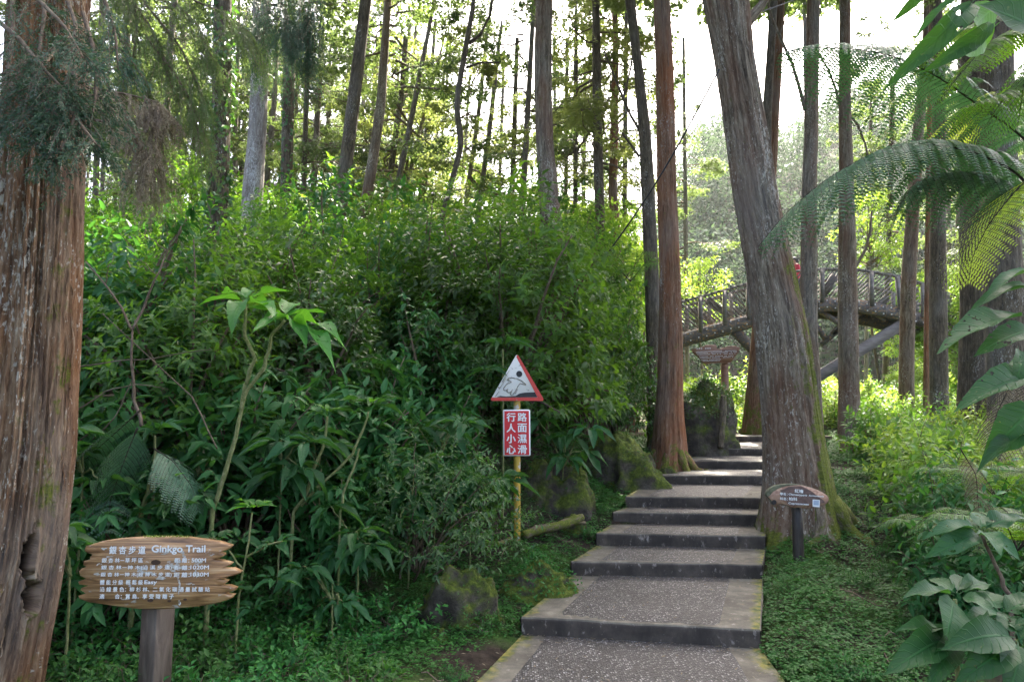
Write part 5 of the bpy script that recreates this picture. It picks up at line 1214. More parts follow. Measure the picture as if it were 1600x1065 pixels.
def stump():
    c = onz(1325, 738, .75); c[2] = float(hgt(c[0], c[1])); t = thing('tree_stump', 'small sunlit cut stump in the grass to the right of the mossy roots', 'stump', c)
    mb = MB(); tube(mb, np.array([c + [0, 0, -.1], c + [0, 0, .06], c + [0, 0, .17], c + [0, 0, .19]]), [.16, .13, .12, .11], 16, moss=np.full(66, .4)); part('stub', mb, M_TREEF, t, True)
    g = np.random.default_rng(1); n = 200; a = g.random(n) * 6.28; p = c + np.stack([.11 * np.sqrt(g.random(n)) * np.cos(a), .11 * np.sqrt(g.random(n)) * np.sin(a), np.full(n, .19)], -1)
    m = MB(); leaves(m, p, g.normal(0, 1, (n, 3)) + [0, 0, 1.2], g.normal(0, 1, (n, 3)) + [0, 0, 1], .04, .02, T_FLAT); part('moss_cap', m, L_LIT, t)
stump()
def root_(label, pts, D, r):
    q = np.array([P(u, v, D + d) for u, v, d in pts]); t = thing('surface_root', label, 'root', q[0]); mb = MB(); k = np.linspace(0, 1, 20); kk = np.linspace(0, 1, len(q))
    tube(mb, np.stack([np.interp(k, kk, q[:, a]) for a in range(3)], -1), r * (1 - .6 * k), 8, moss=np.full(162, .5)); part('stem', mb, B_GREY, t, True)

# cable
def cable():
    a = P(1124, 108, 8.0); b = P(952, 392, 9.5); t = thing('cable', 'thin black cable running down from the leaning cypress into the thicket', 'cable', b); mb = MB()
    s = np.linspace(0, 1, 24)[:, None]; pts = a * (1 - s) + b * s; pts[:, 2] -= .12 * np.sin(s[:, 0] * np.pi); tube(mb, pts, .011, 6); part('strand', mb, M_CABLE, t)
    a = P(1180, 22, 8.1); b = P(1330, -40, 9); t = thing('cable', 'thin black cable crossing the top of the photo right of the leaning cypress', 'cable', a); mb = MB()
    pts = a * (1 - s) + b * s; pts[:, 2] -= .03 * np.sin(s[:, 0] * np.pi); tube(mb, pts, .008, 6); part('strand', mb, M_CABLE, t)
cable()

# ================================================================== THICKET ON THE BANK
SA = [shrub_meshes(L_THICK, 1.15, 2.3, 560, 8, .135, .42, s, up=.15, droopd=.5, inner=.42) for s in (1, 2, 3)]
SB = [shrub_meshes(L_TOP, 1.1, 2.3, 540, 8, .13, .42, s, up=.2, droopd=.45, inner=.42) for s in (4, 5)]
SCm = [shrub_meshes(L_BIG, .7, 1.2, 190, 7, .19, .36, s, up=.2, droopd=.8, T=T_LANCE) for s in (6, 7)]
SE = [shrub_meshes(L_BIG, 1.05, 2.2, 330, 7, .20, .40, s, up=.2, droopd=.9) for s in (31, 32)] + [shrub_meshes(L_THICK, 1.1, 2.3, 400, 8, .15, .30, 33, up=.15, droopd=.8)]
SF = [shrub_meshes(L_THICK, .8, .9, 900, 7, .062, .36, s, up=.2, droopd=.8, T=T_SMALL) for s in (8, 9)]
SD = [shrub_meshes(L_GROUND, .36, .34, 90, 6, .075, .5, s, up=.6, droopd=.35, T=T_SMALL) for s in (10, 11)]
SR = [shrub_meshes(L_TOP, .65, .8, 150, 7, .15, .42, s, up=.5, droopd=.45) for s in (12, 13)]
SL = [shrub_meshes(L_LIT, .65, .9, 170, 7, .13, .42, s, up=.5, droopd=.4) for s in (14, 15)]
YT = ([100, 130, 300, 620, 880, 930, 955, 980, 1005, 1040], [300, 300, 305, 312, 322, 352, 415, 510, 610, 690])
def thicket():
    g = np.random.default_rng(12); pts = []
    tries = 0
    while tries < 9000:
        tries += 1
        x = -11 + 14.5 * g.random(); y = 4.6 + 12 * g.random(); s = float(seg_sd(x, y))
        if s < .45 or s > 8.5: continue
        u, v = proj([x, y, float(hgt(x, y)) + 1]); u = float(u)
        if u < 60 or u > 1000: continue
        if math.hypot(x + 2.0, y - 3.9) < 1.25: continue
        if abs(u - 812) < 62 and y < 8.2: continue
        if 735 < u < 960 and s < 1.35 and y < 9.4: continue
        if 840 < u and y < 10.9: continue
        if u > 800 and s < 1.25: continue
        sp_ = .62 if s < 1.5 else (.88 if s < 4 else 1.15)
        if any(math.hypot(x - p[0], y - p[1]) < sp_ for p in pts): continue
        pts.append((x, y, s, u))
    n = 0
    for i, (x, y, s, u) in enumerate(pts):
        gz = float(hgt(x, y)); ztop = P(u, float(np.interp(u, *YT)), y)[2]; Hmax = ztop - gz
        if s < 1.3:
            H = .65 + .55 * s + .2 * g.random()
            if u > 850: 
                pro, H0 = SF[i % 2], .9; H = min(H, .8)
            else: pro, H0 = (SCm[i % 2], 1.2) if g.random() < .7 else (SF[i % 2], .9)
            H = min(H, max(.4, Hmax)); k = H / H0
            put_shrub(pro, x, y, 'understory_shrub', 'low shrub with drooping dark leaves along the front foot of the thicket', group='low shrubs along the foot of the thicket', phrase='low dark shrub at the thicket foot', s=min(1.25, max(.75, k)), dz=-.05, sz=k / min(1.25, max(.75, k)))
        else:
            H = min(Hmax * (.86 + .2 * g.random()), (1.1 + .62 * s + .2 * g.random()) if u < 760 or y < 9.5 else 9)
            if H < .5: continue
            top = H > Hmax * .72
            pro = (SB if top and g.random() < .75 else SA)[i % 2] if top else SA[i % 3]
            if g.random() < .3: H *= .8
            if g.random() < (.45 if not top else .2): pro = SE[g.integers(3)]
            put_shrub(pro, x, y, 'thicket_shrub', 'tall narrow-leaved shrub grown into the dense thicket on the left bank', group='tall shrubs of the left bank thicket', phrase='tall thicket shrub of the ' + ('front row' if s < 2.2 else 'second row' if s < 3.6 else 'third row' if s < 5.2 else 'back row'), s=min(1.55, max(.7, H / 2.3)), sz=(H / 2.3) / min(1.55, max(.7, H / 2.3)), dz=-.08)
        n += 1
    print('thicket', n)
thicket()

for i_, (u, D, vt) in enumerate([(938, 12.7, 400), (915, 12.1, 380), (962, 13.4, 440)]):
    c = P(u, 600, D); g0 = float(hgt(c[0], c[1])); H = P(u, vt, D)[2] - g0
    put_shrub((SB if i_ % 2 else SA)[i_ % 2], c[0], c[1], 'thicket_shrub', 'leafy shrub at the right end of the thicket', group='tall shrubs of the left bank thicket', s=min(.75, H / 2.3), sz=min(1.6, (H / 2.3) / min(.75, H / 2.3)), dz=-.05, phrase='leafy shrub left of the red cypress')
# bushes on the right of the steps and beyond
def right_bushes():
    g = np.random.default_rng(5); pts = []
    for _ in range(6000):
        y = 5.4 + 15 * g.random(); x = 3.3 + 14 * g.random(); lx, rx = path_x(y)
        edge = np.interp(y, [5.4, 6.5, 8, 10, 12, 13.5, 16.5, 21], [3.35, 3.9, 4.55, 5.6, 6.4, 7.7, 8.3, 9])
        if x < edge: continue
        u, v = proj([x, y, 1.2])
        if u > 1690: continue
        sp_ = .62 if y < 10 else .9
        if any(math.hypot(x - a, y - b) < sp_ for a, b in pts): continue
        pts.append((x, y)); i = len(pts)
        if y < 7.2:
            put_shrub(SCm[i % 2], x, y, 'understory_shrub', 'dark broad-leaved shrub in the shaded undergrowth at the lower right', group='shaded shrubs at the lower right', phrase='shaded dark broad-leaved shrub', zone='right', s=.55 + .2 * g.random())
        elif g.random() < .45:
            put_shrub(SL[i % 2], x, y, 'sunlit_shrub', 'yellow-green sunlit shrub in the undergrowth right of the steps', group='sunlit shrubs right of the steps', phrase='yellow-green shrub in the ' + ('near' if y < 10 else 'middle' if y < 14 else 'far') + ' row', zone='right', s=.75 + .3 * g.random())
        else:
            put_shrub(SR[i % 2], x, y, 'understory_shrub', 'green leafy shrub covering the ground under the right-hand trees', group='green shrubs under the right-hand trees', phrase='dark green shrub in the ' + ('near' if y < 10 else 'middle' if y < 14 else 'far') + ' row', zone='right', s=.75 + .35 * g.random())
    # taller bright bushes beyond the trees, below the bridge
    k = 0; P2 = []
    for _ in range(3000):
        y = 17 + 26 * g.random(); x = 3.2 + (y * .8) * g.random()
        u, v = proj([x, y, 2]); 
        if u > 1660 or u < 1050: continue
        if 22 < y < 28 and u < 1400 and g.random() < .6: continue
        if any(math.hypot(x - a, y - b) < 1.5 for a, b in P2): continue
        P2.append((x, y)); k += 1
        s = 1.3 + .9 * g.random() if y > 22 else .9 + .4 * g.random()
        put_shrub((SL if g.random() < .7 else SR)[k % 2], x, y, 'sunlit_bush', 'glowing lime green bush in the sunny hollow under the bridge', group='sunlit bushes under the bridge', phrase='lime bush ' + ('before the bridge' if y < 22 else 'under the bridge' if y < 28 else 'beyond the bridge' if y < 34 else 'far beyond the bridge'), zone='wood', s=s)
    print('right', len(pts), k)
right_bushes()
# behind the top of the steps and left of the leaning trunk
for i, (u, D, s) in enumerate([(1062, 15.5, 1.2), (1150, 22.5, 1.3), (1125, 24, 1.4), (1105, 19.5, 1.1), (1170, 24, 1.5), (1080, 18, 1.6), (1195, 21, 1.1), (1240, 19, .9), (1225, 23, 1.4)]):
    c = P(u, 600, D); put_shrub(SL[i % 2] if i % 2 else SR[i % 2], c[0], c[1], 'understory_shrub', 'bright leafy bush beyond the top of the steps, around the brown board', group='bushes beyond the top of the steps', phrase='bright leafy bush beyond the steps', zone='wood', s=s)

# ================================================================== GROUND COVER (stuff)
def ground_cover():
    g = np.random.default_rng(21)
    N = 190000
    y = 2.6 + 15 * g.random(N) ** 1.7; x = -4.5 + 14 * g.random(N) * (.55 + y / 14)
    lx, rx = path_x(y); s = seg_sd(x, y)
    edge = .02 * vnoise(x * 6, y * 6, 0) ; over = .05 + .09 * vnoise(x * 2.2, y * 2.2, 2)
    ok = ((x < lx + .0 + over * .5 - .02) | (x > rx + .03 - over * .2)) & (s < 3.0)
    dens = fbm(x * 1.3, y * 1.3, 1, 3)
    ok &= (dens > -.34 - .5 * g.random(N)) 
    z = hgt(x, y); u, v = proj(np.stack([x, y, z], -1)); ok &= (u > -60) & (u < 1660) & (v < 1120)
    x, y, z = x[ok], y[ok], z[ok]; n = len(x); print('gc', n)
    mb = MB(); hgt_ = .02 + .075 * g.random(n) ** 1.5 * (1 + .5 * vnoise(x * 2, y * 2, 4)); size = (.017 + .020 * g.random(n)) * np.where(y > 9, 1.35, 1.0)
    for k in range(5):
        a = g.random(n) * 6.283; tilt = -.15 + .6 * g.random(n)
        d = np.stack([np.cos(a), np.sin(a), tilt], -1); p = np.stack([x, y, z + hgt_ * (.4 + .6 * g.random(n))], -1) + g.normal(0, .018, (n, 3)) * [1, 1, .3]
        U = np.stack([g.normal(0, .35, n), g.normal(0, .35, n), np.ones(n)], -1)
        leaves(mb, p, d, U, size * (.8 + .6 * g.random(n)), size * .62, T_FLAT)
    o = obj('ground_cover', mb.mesh('ground_cover', L_GROUND)); tag(o, 'carpet of small creeping green leaves on both sides of the steps', 'ground cover', kind='stuff')
    # fallen twigs and leaves
    M = 3800; yy = 3 + 9 * g.random(M); xx = -3.5 + 10 * g.random(M); lx, rx = path_x(yy); kp = ((xx < lx) | (xx > rx)); 
    on = ~kp & (g.random(M) < .4); kp = kp | on; yy, xx, on = yy[kp], xx[kp], on[kp]
    lev = np.zeros(len(yy))
    for i in range(11): lev = np.where(yy > np.interp(xx, [ER[i][0] * 0 + min(EL[i][0], ER[i][0]), max(EL[i][0], ER[i][0])], [EL[i][1], ER[i][1]]), RISE * (i + 1), lev)
    zz = np.where(on, lev + .014, hgt(xx, yy) + .03); m = len(xx); a = g.random(m) * 6.283
    mb = MB(); leaves(mb, np.stack([xx, yy, zz], -1), np.stack([np.cos(a), np.sin(a), .1 * g.normal(0, 1, m)], -1), np.stack([g.normal(0, .3, m), g.normal(0, .3, m), np.ones(m)], -1), .028 + .03 * g.random(m), .010, T_FLAT)
    for i in range(11):
        a_, b_ = EL[i], ER[i]; m_ = 90; f_ = g.random(m_); off_ = .02 + .14 * g.random(m_) ** 2; dn = unit(np.array([(b_ - a_)[1], -(b_ - a_)[0], 0])); q_ = a_ * (1 - f_[:, None]) + b_ * f_[:, None] + dn * off_[:, None]; q_[:, 2] = RISE * i + .013
        aa_ = g.random(m_) * 6.283; leaves(mb, q_, np.stack([np.cos(aa_), np.sin(aa_), .12 * np.abs(g.normal(0, 1, m_))], -1), np.stack([g.normal(0, .3, m_), g.normal(0, .3, m_), np.ones(m_)], -1), .018 + .028 * g.random(m_), .008, T_FLAT)
    o = obj('leaf_litter', mb.mesh('leaf_litter', L_DEAD)); tag(o, 'scattered dry leaves and cedar bits on the ground and steps', 'leaf litter', kind='stuff')
ground_cover()
g_2 = np.random.default_rng(77)
for i in range(26):
    y = 3.6 + .23 * i + .2 * g_2.random(); lx, rx = path_x(y); x = rx + .15 + 1.6 * g_2.random() if i % 2 else lx - .1 - 1.0 * g_2.random()
    a = g_2.random() * 3.14; L = .12 + .25 * g_2.random(); q = np.linspace(-.5, .5, 5); X = x + np.cos(a) * L * q; Y = y + np.sin(a) * L * q + .02 * np.sin(q * 9); mb = MB()
    t = thing('fallen_twig', 'small dry twig', 'twig', (x, y, float(hgt(x, y)) + .05), 'dry twigs lying on the ground beside the steps'); t['label'] = 'small dry twig on the ground, %s nearest of those %s of the steps' % (ORD[i // 2], 'right' if i % 2 else 'left')
    tube(mb, np.stack([X, Y, hgt(X, Y) + .055 + .01 * np.sin(q * 6)], -1), .0045, 5, moss=np.zeros(27)); part('stem', mb, B_TWIG, t, True)
# small leafy plants at the lower left, behind the trail sign
g_ = np.random.default_rng(31); k_ = 0; pl_ = []
for _ in range(900):
    x = -3.6 + 3.3 * g_.random(); y = 3.7 + 2.2 * g_.random(); s = float(seg_sd(x, y))
    if s > .9 or x > -.9 + .0 * y or math.hypot(x + 2, y - 4) < .3: continue
    if x > -1.5 and g_.random() < .7: continue
    if any(math.hypot(x - a, y - b) < .26 for a, b in pl_): continue
    pl_.append((x, y)); k_ += 1
    put_shrub(SD[k_ % 2], x, y, 'leafy_ground_plant', 'knee-low leafy plant on the ground around the trail sign post', 'plant', 'low leafy plants around the trail sign', phrase='low leafy plant in the ' + ('front' if y < 4.4 else 'middle' if y < 5.0 else 'back') + ' row', zone='sign', s=.6 + .5 * g_.random())

sg_ = []
for _ in range(400):
    y = 4.2 + 7 * g_2.random(); lx, rx = path_x(y); side = g_2.random() < .6
    x = rx + .25 + (1.9 + (y - 4) * .25) * g_2.random() if side else lx - .15 - .8 * g_2.random()
    if math.hypot(x - 2.9, y - 7.1) < .35 or math.hypot(x - CB[0][0], y - CB[0][1]) < .7 or any(math.hypot(x - a, y - b) < .42 for a, b in sg_): continue
    u_, v_ = proj([x, y, float(hgt(x, y))])
    if len(sg_) >= 44 or v_ > 1090 or (785 < u_ < 830 and not side): continue
    sg_.append((x, y)); put_shrub(SD[len(sg_) % 2], x, y, 'leafy_ground_plant', 'small leafy plant beside the steps', 'plant', 'small leafy plants beside the steps', s=.28 + .3 * g_2.random(), phrase='small leafy plant, ' + ('right' if side else 'left') + ' side, ' + ('near' if y < 6 else 'middle' if y < 8 else 'far'), zone='steps')
# ================================================================== BROAD-LEAVED PLANTS
def leaf_px(mb, lst, mat=0):
    """(u0,v0,u1,v1,width_px,D0,D1[,upx,upy,upz]) base -> tip"""
    for q in lst:
        a = P(q[0], q[1], q[5]); b = P(q[2], q[3], q[6]); L = np.linalg.norm(b - a); up = q[7] if len(q) > 7 else (0, -.45, 1)
        leaves(mb, [a], [b - a + np.array([0, 0, .12 * L])], [up], L, q[4] / F * (q[5] + q[6]) / 2 * 1.25, T_BROAD, mat, .8)
def whorl(mb, c, axis, n, L, W, tilt=.25, seed=0, T=T_BROAD, mat=0, jit=.25):
    g = np.random.default_rng(seed); axis = unit(np.array(axis, float)); s1 = unit(np.cross(axis, [0, 1, .1])); s2 = np.cross(axis, s1)
    a = np.arange(n) * 2.4 + g.random() * 6 + g.normal(0, .2, n); rd = s1[None] * np.cos(a)[:, None] + s2[None] * np.sin(a)[:, None]
    f = (.6 + .4 * np.arange(n)[::-1] / max(1, n - 1)); d = rd + axis[None] * (tilt + (1 - f)[:, None] * 1.2 + g.normal(0, jit * .5, (n, 1)))
    LL = L * f * (.85 + .3 * g.random(n)); leaves(mb, np.array(c)[None] + rd * .02, d, axis[None] + g.normal(0, .12, (n, 3)), LL, LL * (W / L), T, mat, 1.0)
def stem_plant(label, stems, D, whorls, mat=L_BIG, r=.016, name='broadleaf_plant', group=None, extra=None, bark=None, T=T_BROAD):
    """stems: list of px polylines; whorls: (u,v,D,n,Lpx,Wpx,tilt)"""
    p0 = P(stems[0][0][0], stems[0][0][1], D); gz = float(hgt(p0[0], D)); p0[2] = min(p0[2], gz)
    t = thing(name, label, 'plant', p0, group)
    for i, st in enumerate(stems):
        q = [P(u, v, D + (0 if len(z) == 0 else z[0])) for u, v, *z in st]
        if i == 0: q = [p0 + [0, 0, -.1]] + q
        q = np.array(q); n = len(q) * 5; k = np.linspace(0, 1, n); kk = np.linspace(0, 1, len(q)); mb = MB()
        pts = np.stack([np.interp(k, kk, q[:, a]) for a in range(3)], -1); pts += .006 * np.stack([vnoise(k * 14, i, 1), vnoise(k * 14, i, 5), k * 0], -1)
        tube(mb, pts, r * (1 - .35 * k) * (1 if i == 0 else .85) * (1 + .12 * vnoise(k * 30, 0, i)), 8, moss=np.zeros(n * 8 + 2)); part('stem', mb, bark or B_STEM, t, True)
    for j, wv in enumerate(whorls):
        u, v, dD, n, Lp, Wp, tl_ = wv[:7]; c = P(u, v, D + dD); k = (D + dD) / F; mb = MB(); whorl(mb, c, (random.uniform(-.15, .15), -.15, 1), n, Lp * k, Wp * k, tl_, seed=j + int(u), T=T)
        part('leaf_cluster', mb, wv[7] if len(wv) > 7 else mat, t, True)
    if extra:
        mb = MB(); leaf_px(mb, extra); part('leaf_cluster', mb, mat, t, True)
    return t
stem_plant('tall forked plant with a flat crown of light green toothed leaves, in the thicket', [[(332, 800), (350, 745, 0), (368, 690, 0), (377, 640, 0), (384, 598, 0)], [(384, 600), (398, 560), (383, 525), (383, 480), (381, 470)], [(376, 640), (385, 610), (412, 575), (420, 545), (424, 525), (444, 500)]], 5.1,
    [], L_BIGB, .020, extra=[(383, 470, 311, 462, 20, 5.1, 4.95, (0, .12, 1)), (383, 468, 345, 443, 18, 5.1, 5.3, (0, .12, 1)), (383, 470, 352, 492, 24, 5.1, 4.7, (0, .12, 1)), (383, 468, 388, 442, 16, 5.1, 5.3, (0, .12, 1)), (385, 468, 448, 447, 22, 5.1, 5.3, (0, .12, 1)), (386, 472, 440, 480, 24, 5.1, 4.8, (0, .12, 1)), (383, 472, 420, 462, 20, 5.1, 5.4, (0, .12, 1)),
     (445, 496, 390, 470, 24, 5.1, 4.9, (0, .12, 1)), (445, 496, 410, 498, 22, 5.1, 4.7, (0, .12, 1)), (446, 494, 446, 464, 24, 5.1, 5.5, (0, .12, 1)), (446, 494, 492, 484, 24, 5.1, 5.4, (0, .12, 1)), (447, 496, 543, 512, 22, 5.1, 4.9, (0, .12, 1)), (447, 498, 528, 537, 22, 5.1, 4.75, (0, .12, 1)), (447, 498, 478, 516, 22, 5.1, 4.8, (0, .12, 1)), (446, 496, 428, 508, 18, 5.1, 4.6, (0, .12, 1))])
stem_plant('two thin green stems topped by whorls of toothed leaves, left of the warning sign', [[(458, 800), (480, 770), (490, 735), (505, 700), (510, 670), (512, 650)], [(470, 790), (500, 757), (530, 730), (552, 708), (558, 690), (568, 668), (577, 642)]], 5.6,
    [(514, 645, 0, 9, 44, 17, .18), (580, 632, 0, 9, 55, 15, .22), (514, 642, -.03, 5, 20, 12, .9, L_BIGB), (580, 629, -.03, 5, 18, 12, .9, L_BIGB)], L_BIG, .015)
stem_plant('bare thin green stem without leaves, left of the warning sign below the twin whorls', [[(532, 800), (538, 765), (552, 735), (558, 715), (562, 700)]], 5.5, [], L_BIG, .011)
stem_plant('thick stemmed plant with drooping dark leaves, just behind the top of the trail sign', [[(213, 850), (222, 800), (230, 775), (238, 740)]], 5.0, [(246, 738, 0, 7, 38, 11, .2), (268, 790, -.1, 8, 52, 14, .1), (300, 770, .1, 8, 50, 13, .1), (285, 815, 0, 7, 46, 13, .1), (262, 750, -.1, 4, 24, 9, .9, L_BIGB)], L_BIG, .022)
stem_plant('flat whorl of leaves on a straight stem, beside the big left trunk', [[(240, 760), (242, 720), (243, 680)]], 5.3, [(244, 672, 0, 10, 58, 17, .18)], L_BIG, .013)
stem_plant('plant with a flat pale whorl of leaves, directly above and left of the warning triangle', [[(786, 640), (786, 600), (786, 545)]], 8.0, [(787, 538, 0, 10, 52, 13, .12), (760, 578, -.2, 7, 40, 16, .05)], L_BIG, .014)
stem_plant('bright green plant with eaten lacy leaves, right of the trail sign', [[(372, 940), (385, 870), (395, 800)], [(380, 890), (350, 850), (335, 840)], [(385, 870), (420, 850), (440, 845)]], 4.7, [(398, 792, 0, 9, 34, 15, .3, L_BIGB), (335, 842, 0, 6, 40, 18, .1), (350, 875, .1, 7, 42, 15, .05), (430, 850, .1, 8, 42, 15, .1), (372, 842, .15, 7, 44, 16, .1), (430, 905, .0, 8, 40, 14, .1), (360, 920, -.1, 7, 38, 14, .1), (398, 950, 0, 7, 36, 13, .1)], L_BIG, .009)
for i, (u, v, D, n, L, W, lab) in enumerate([
    (500, 720, 5.9, 8, 70, 20, 'shrub with large hanging dark leaves under the twin leaf whorls'), (640, 760, 6.3, 9, 66, 19, 'shrub with large hanging leaves below and left of the red notice'),
    (735, 745, 7.0, 10, 62, 18, 'shrub with large glossy hanging leaves left of the yellow pole'), (560, 830, 5.6, 9, 60, 18, 'shrub with large dark leaves at the middle of the bank foot'),
    (440, 690, 5.6, 9, 68, 20, 'shrub with large dark leaves between the forked plant and the twin whorls'), (880, 690, 8.7, 8, 48, 17, 'small broad-leaved plant right of the red notice'),
    (130, 700, 4.9, 7, 60, 19, 'broad-leaved plant pressed against the big left trunk at mid height'), (110, 860, 4.4, 7, 60, 22, 'broad-leaved plant between the big left trunk and the trail sign'),
    (310, 700, 5.6, 8, 60, 16, 'dark broad-leaved shrub left of the tall forked stem'), (520, 900, 5.2, 8, 46, 15, 'low broad-leaved plant right of the lacy one'), (680, 690, 6.9, 8, 56, 17, 'broad-leaved shrub between the twin whorls and the warning sign')]):
    ws = [(u + random.uniform(-45, 45), v + random.uniform(-45, 50), random.uniform(-.25, .25), n, L, W, -.15 - .2 * random.random()) for _ in range(6)]
    stem_plant(lab, [[(u, v + 60), (u, v + 10)]] + [[(u, v + 40), ((u + w_[0]) / 2, (v + w_[1]) / 2 + 8, w_[2] / 2), (w_[0], w_[1], w_[2])] for w_ in ws], D, ws, L_BIG, .009, 'broadleaf_shrub')

# right side, close to the camera
stem_plant('large-leaved plant hanging into the top right corner, close to the camera', [[(1640, -60), (1600, -20), (1565, 5)], [(1600, -20), (1530, -15), (1500, -5)]], 2.1, [], L_BIG, .008,
    extra=[(1528, -6, 1440, 110, 34, 2.1, 2.0, (.5, -.9, .4)), (1563, 28, 1484, 120, 25, 2.1, 2.05, (.6, -.8, .3)), (1660, 75, 1556, 8, 80, 2.0, 1.95, (-.2, -1, .5)), (1450, -25, 1412, 26, 16, 2.2, 2.2, (.6, -.8, .3)), (1502, -6, 1440, 40, 14, 2.2, 2.2, (.5, -.5, .8))])
stem_plant('pair of glowing yellow-green backlit leaves at the top right corner', [[(1640, -40), (1600, -10), (1568, 6)]], 2.25, [], L_BIGB, .007, extra=[(1566, 2, 1510, 52, 42, 2.2, 2.2, (.5, .8, .5)), (1562, 35, 1494, 102, 36, 2.2, 2.2, (.5, .8, .5)), (1600, -10, 1572, 20, 30, 2.25, 2.25, (.5, .8, .5))])
stem_plant('large blue-green leaves reaching in from the right edge at mid height', [[(1680, 800), (1660, 640), (1640, 500), (1620, 430)]], 2.6, [], L_BIG, .012,
    extra=[(1612, 492, 1463, 524, 40, 2.55, 2.45, (-.1, -.5, 1)), (1618, 424, 1539, 443, 18, 2.6, 2.5), (1618, 448, 1540, 463, 22, 2.6, 2.5), (1620, 515, 1555, 535, 36, 2.6, 2.5, (0, -.8, .8)), (1625, 588, 1512, 615, 38, 2.6, 2.4, (0, -.7, .8)), (1590, 540, 1606, 596, 34, 2.6, 2.5, (.4, -1, .3)), (1620, 630, 1568, 702, 52, 2.6, 2.5, (0, -1, .5)), (1630, 670, 1528, 702, 24, 2.6, 2.5), (1630, 560, 1575, 575, 24, 2.7, 2.6)])
stem_plant('plant with one ring of large leaves on a bare brown stem, near right edge', [[(1578, 935), (1560, 890), (1545, 860), (1533, 832)]], 3.4, [], L_BIG, .011, bark=B_TWIG,
    extra=[(1532, 828, 1458, 815, 22, 3.4, 3.3), (1532, 826, 1540, 800, 24, 3.4, 3.5), (1534, 828, 1608, 800, 28, 3.4, 3.4), (1530, 830, 1496, 872, 32, 3.4, 3.2, (0, -.8, .8)), (1536, 832, 1596, 864, 26, 3.4, 3.3, (0, -.7, .8)), (1530, 826, 1500, 805, 18, 3.4, 3.6), (1534, 830, 1560, 850, 24, 3.4, 3.2)])
stem_plant('clump of big grey-green leaves filling the bottom right corner', [[(1500, 1100), (1495, 1010), (1492, 935)], [(1500, 1060), (1550, 1000), (1560, 965)], [(1510, 1100), (1490, 1040), (1490, 995)], [(1560, 1100), (1580, 1050), (1588, 1000)]], 3.0, [], L_BIG, .012,
    extra=[(1492, 930, 1412, 915, 22, 3.0, 2.9), (1492, 926, 1454, 895, 26, 3.0, 3.1), (1495, 926, 1505, 893, 24, 3.0, 3.15), (1498, 928, 1552, 900, 24, 3.0, 3.1), (1492, 935, 1480, 990, 42, 3.0, 2.8, (0, -1, .5)), (1498, 932, 1556, 945, 26, 3.0, 2.9),
        (1562, 960, 1508, 958, 22, 3.0, 2.9), (1565, 958, 1632, 935, 34, 3.0, 3.0), (1560, 955, 1538, 915, 38, 3.0, 3.1, (0, -.9, .6)), (1565, 965, 1620, 990, 34, 3.0, 2.9), (1560, 965, 1545, 1010, 34, 3.0, 2.8, (0, -.9, .6)),
        (1492, 990, 1405, 1045, 40, 3.0, 2.75, (0, -.8, .7)), (1490, 988, 1418, 980, 24, 3.0, 2.9), (1490, 992, 1438, 1035, 30, 3.0, 2.8, (0, -.8, .7)), (1495, 995, 1470, 1050, 30, 3.0, 2.75, (0, -.8, .7)), (1496, 990, 1540, 1000, 28, 3.0, 2.85),
        (1588, 996, 1497, 990, 46, 2.9, 2.75, (0, -.8, .7)), (1588, 1000, 1524, 1066, 42, 2.9, 2.7, (0, -.8, .7)), (1590, 1000, 1640, 970, 36, 2.9, 2.9), (1590, 1000, 1600, 1080, 50, 2.9, 2.7, (0, -.9, .6)), (1586, 994, 1570, 950, 28, 2.9, 3.0)])

# bare forked sapling in the thicket
def bare_sapling():
    D = 5.2; t = thing('bare_sapling', 'leafless forked sapling with thin grey-brown branches, right of the big left trunk', 'tree', P(222, 660, D)); 
    for st, r in (([(222, 665), (210, 625), (207, 570), (206, 515)], .014), ([(206, 515), (190, 480), (165, 445), (135, 410)], .010), ([(206, 515), (225, 480), (245, 430), (262, 395), (284, 355)], .010), ([(262, 395), (240, 375), (225, 368)], .005), ([(165, 445), (168, 420), (180, 400)], .005), ([(245, 430), (225, 410), (208, 400)], .004), ([(120, 640), (165, 612), (210, 600), (262, 608)], .006), ([(118, 572), (180, 565), (240, 560), (330, 546)], .006), ([(340, 700), (300, 620), (230, 555), (160, 490)], .006), ([(143, 690), (180, 650), (205, 600), (212, 565)], .005)):
        q = np.array([P(u, v, D + random.uniform(-.05, .05)) for u, v in st]); n = 16; k = np.linspace(0, 1, n); kk = np.linspace(0, 1, len(q)); mb = MB()
        pts = np.stack([np.interp(k, kk, q[:, a]) for a in range(3)], -1) + .008 * np.stack([vnoise(k * 9, r * 999, 1), k * 0, vnoise(k * 9, r * 999, 5)], -1)
        tube(mb, pts, r * (1 - .5 * k), 6, moss=np.zeros(n * 6 + 2)); part('branch', mb, B_TWIG, t, True)
bare_sapling()

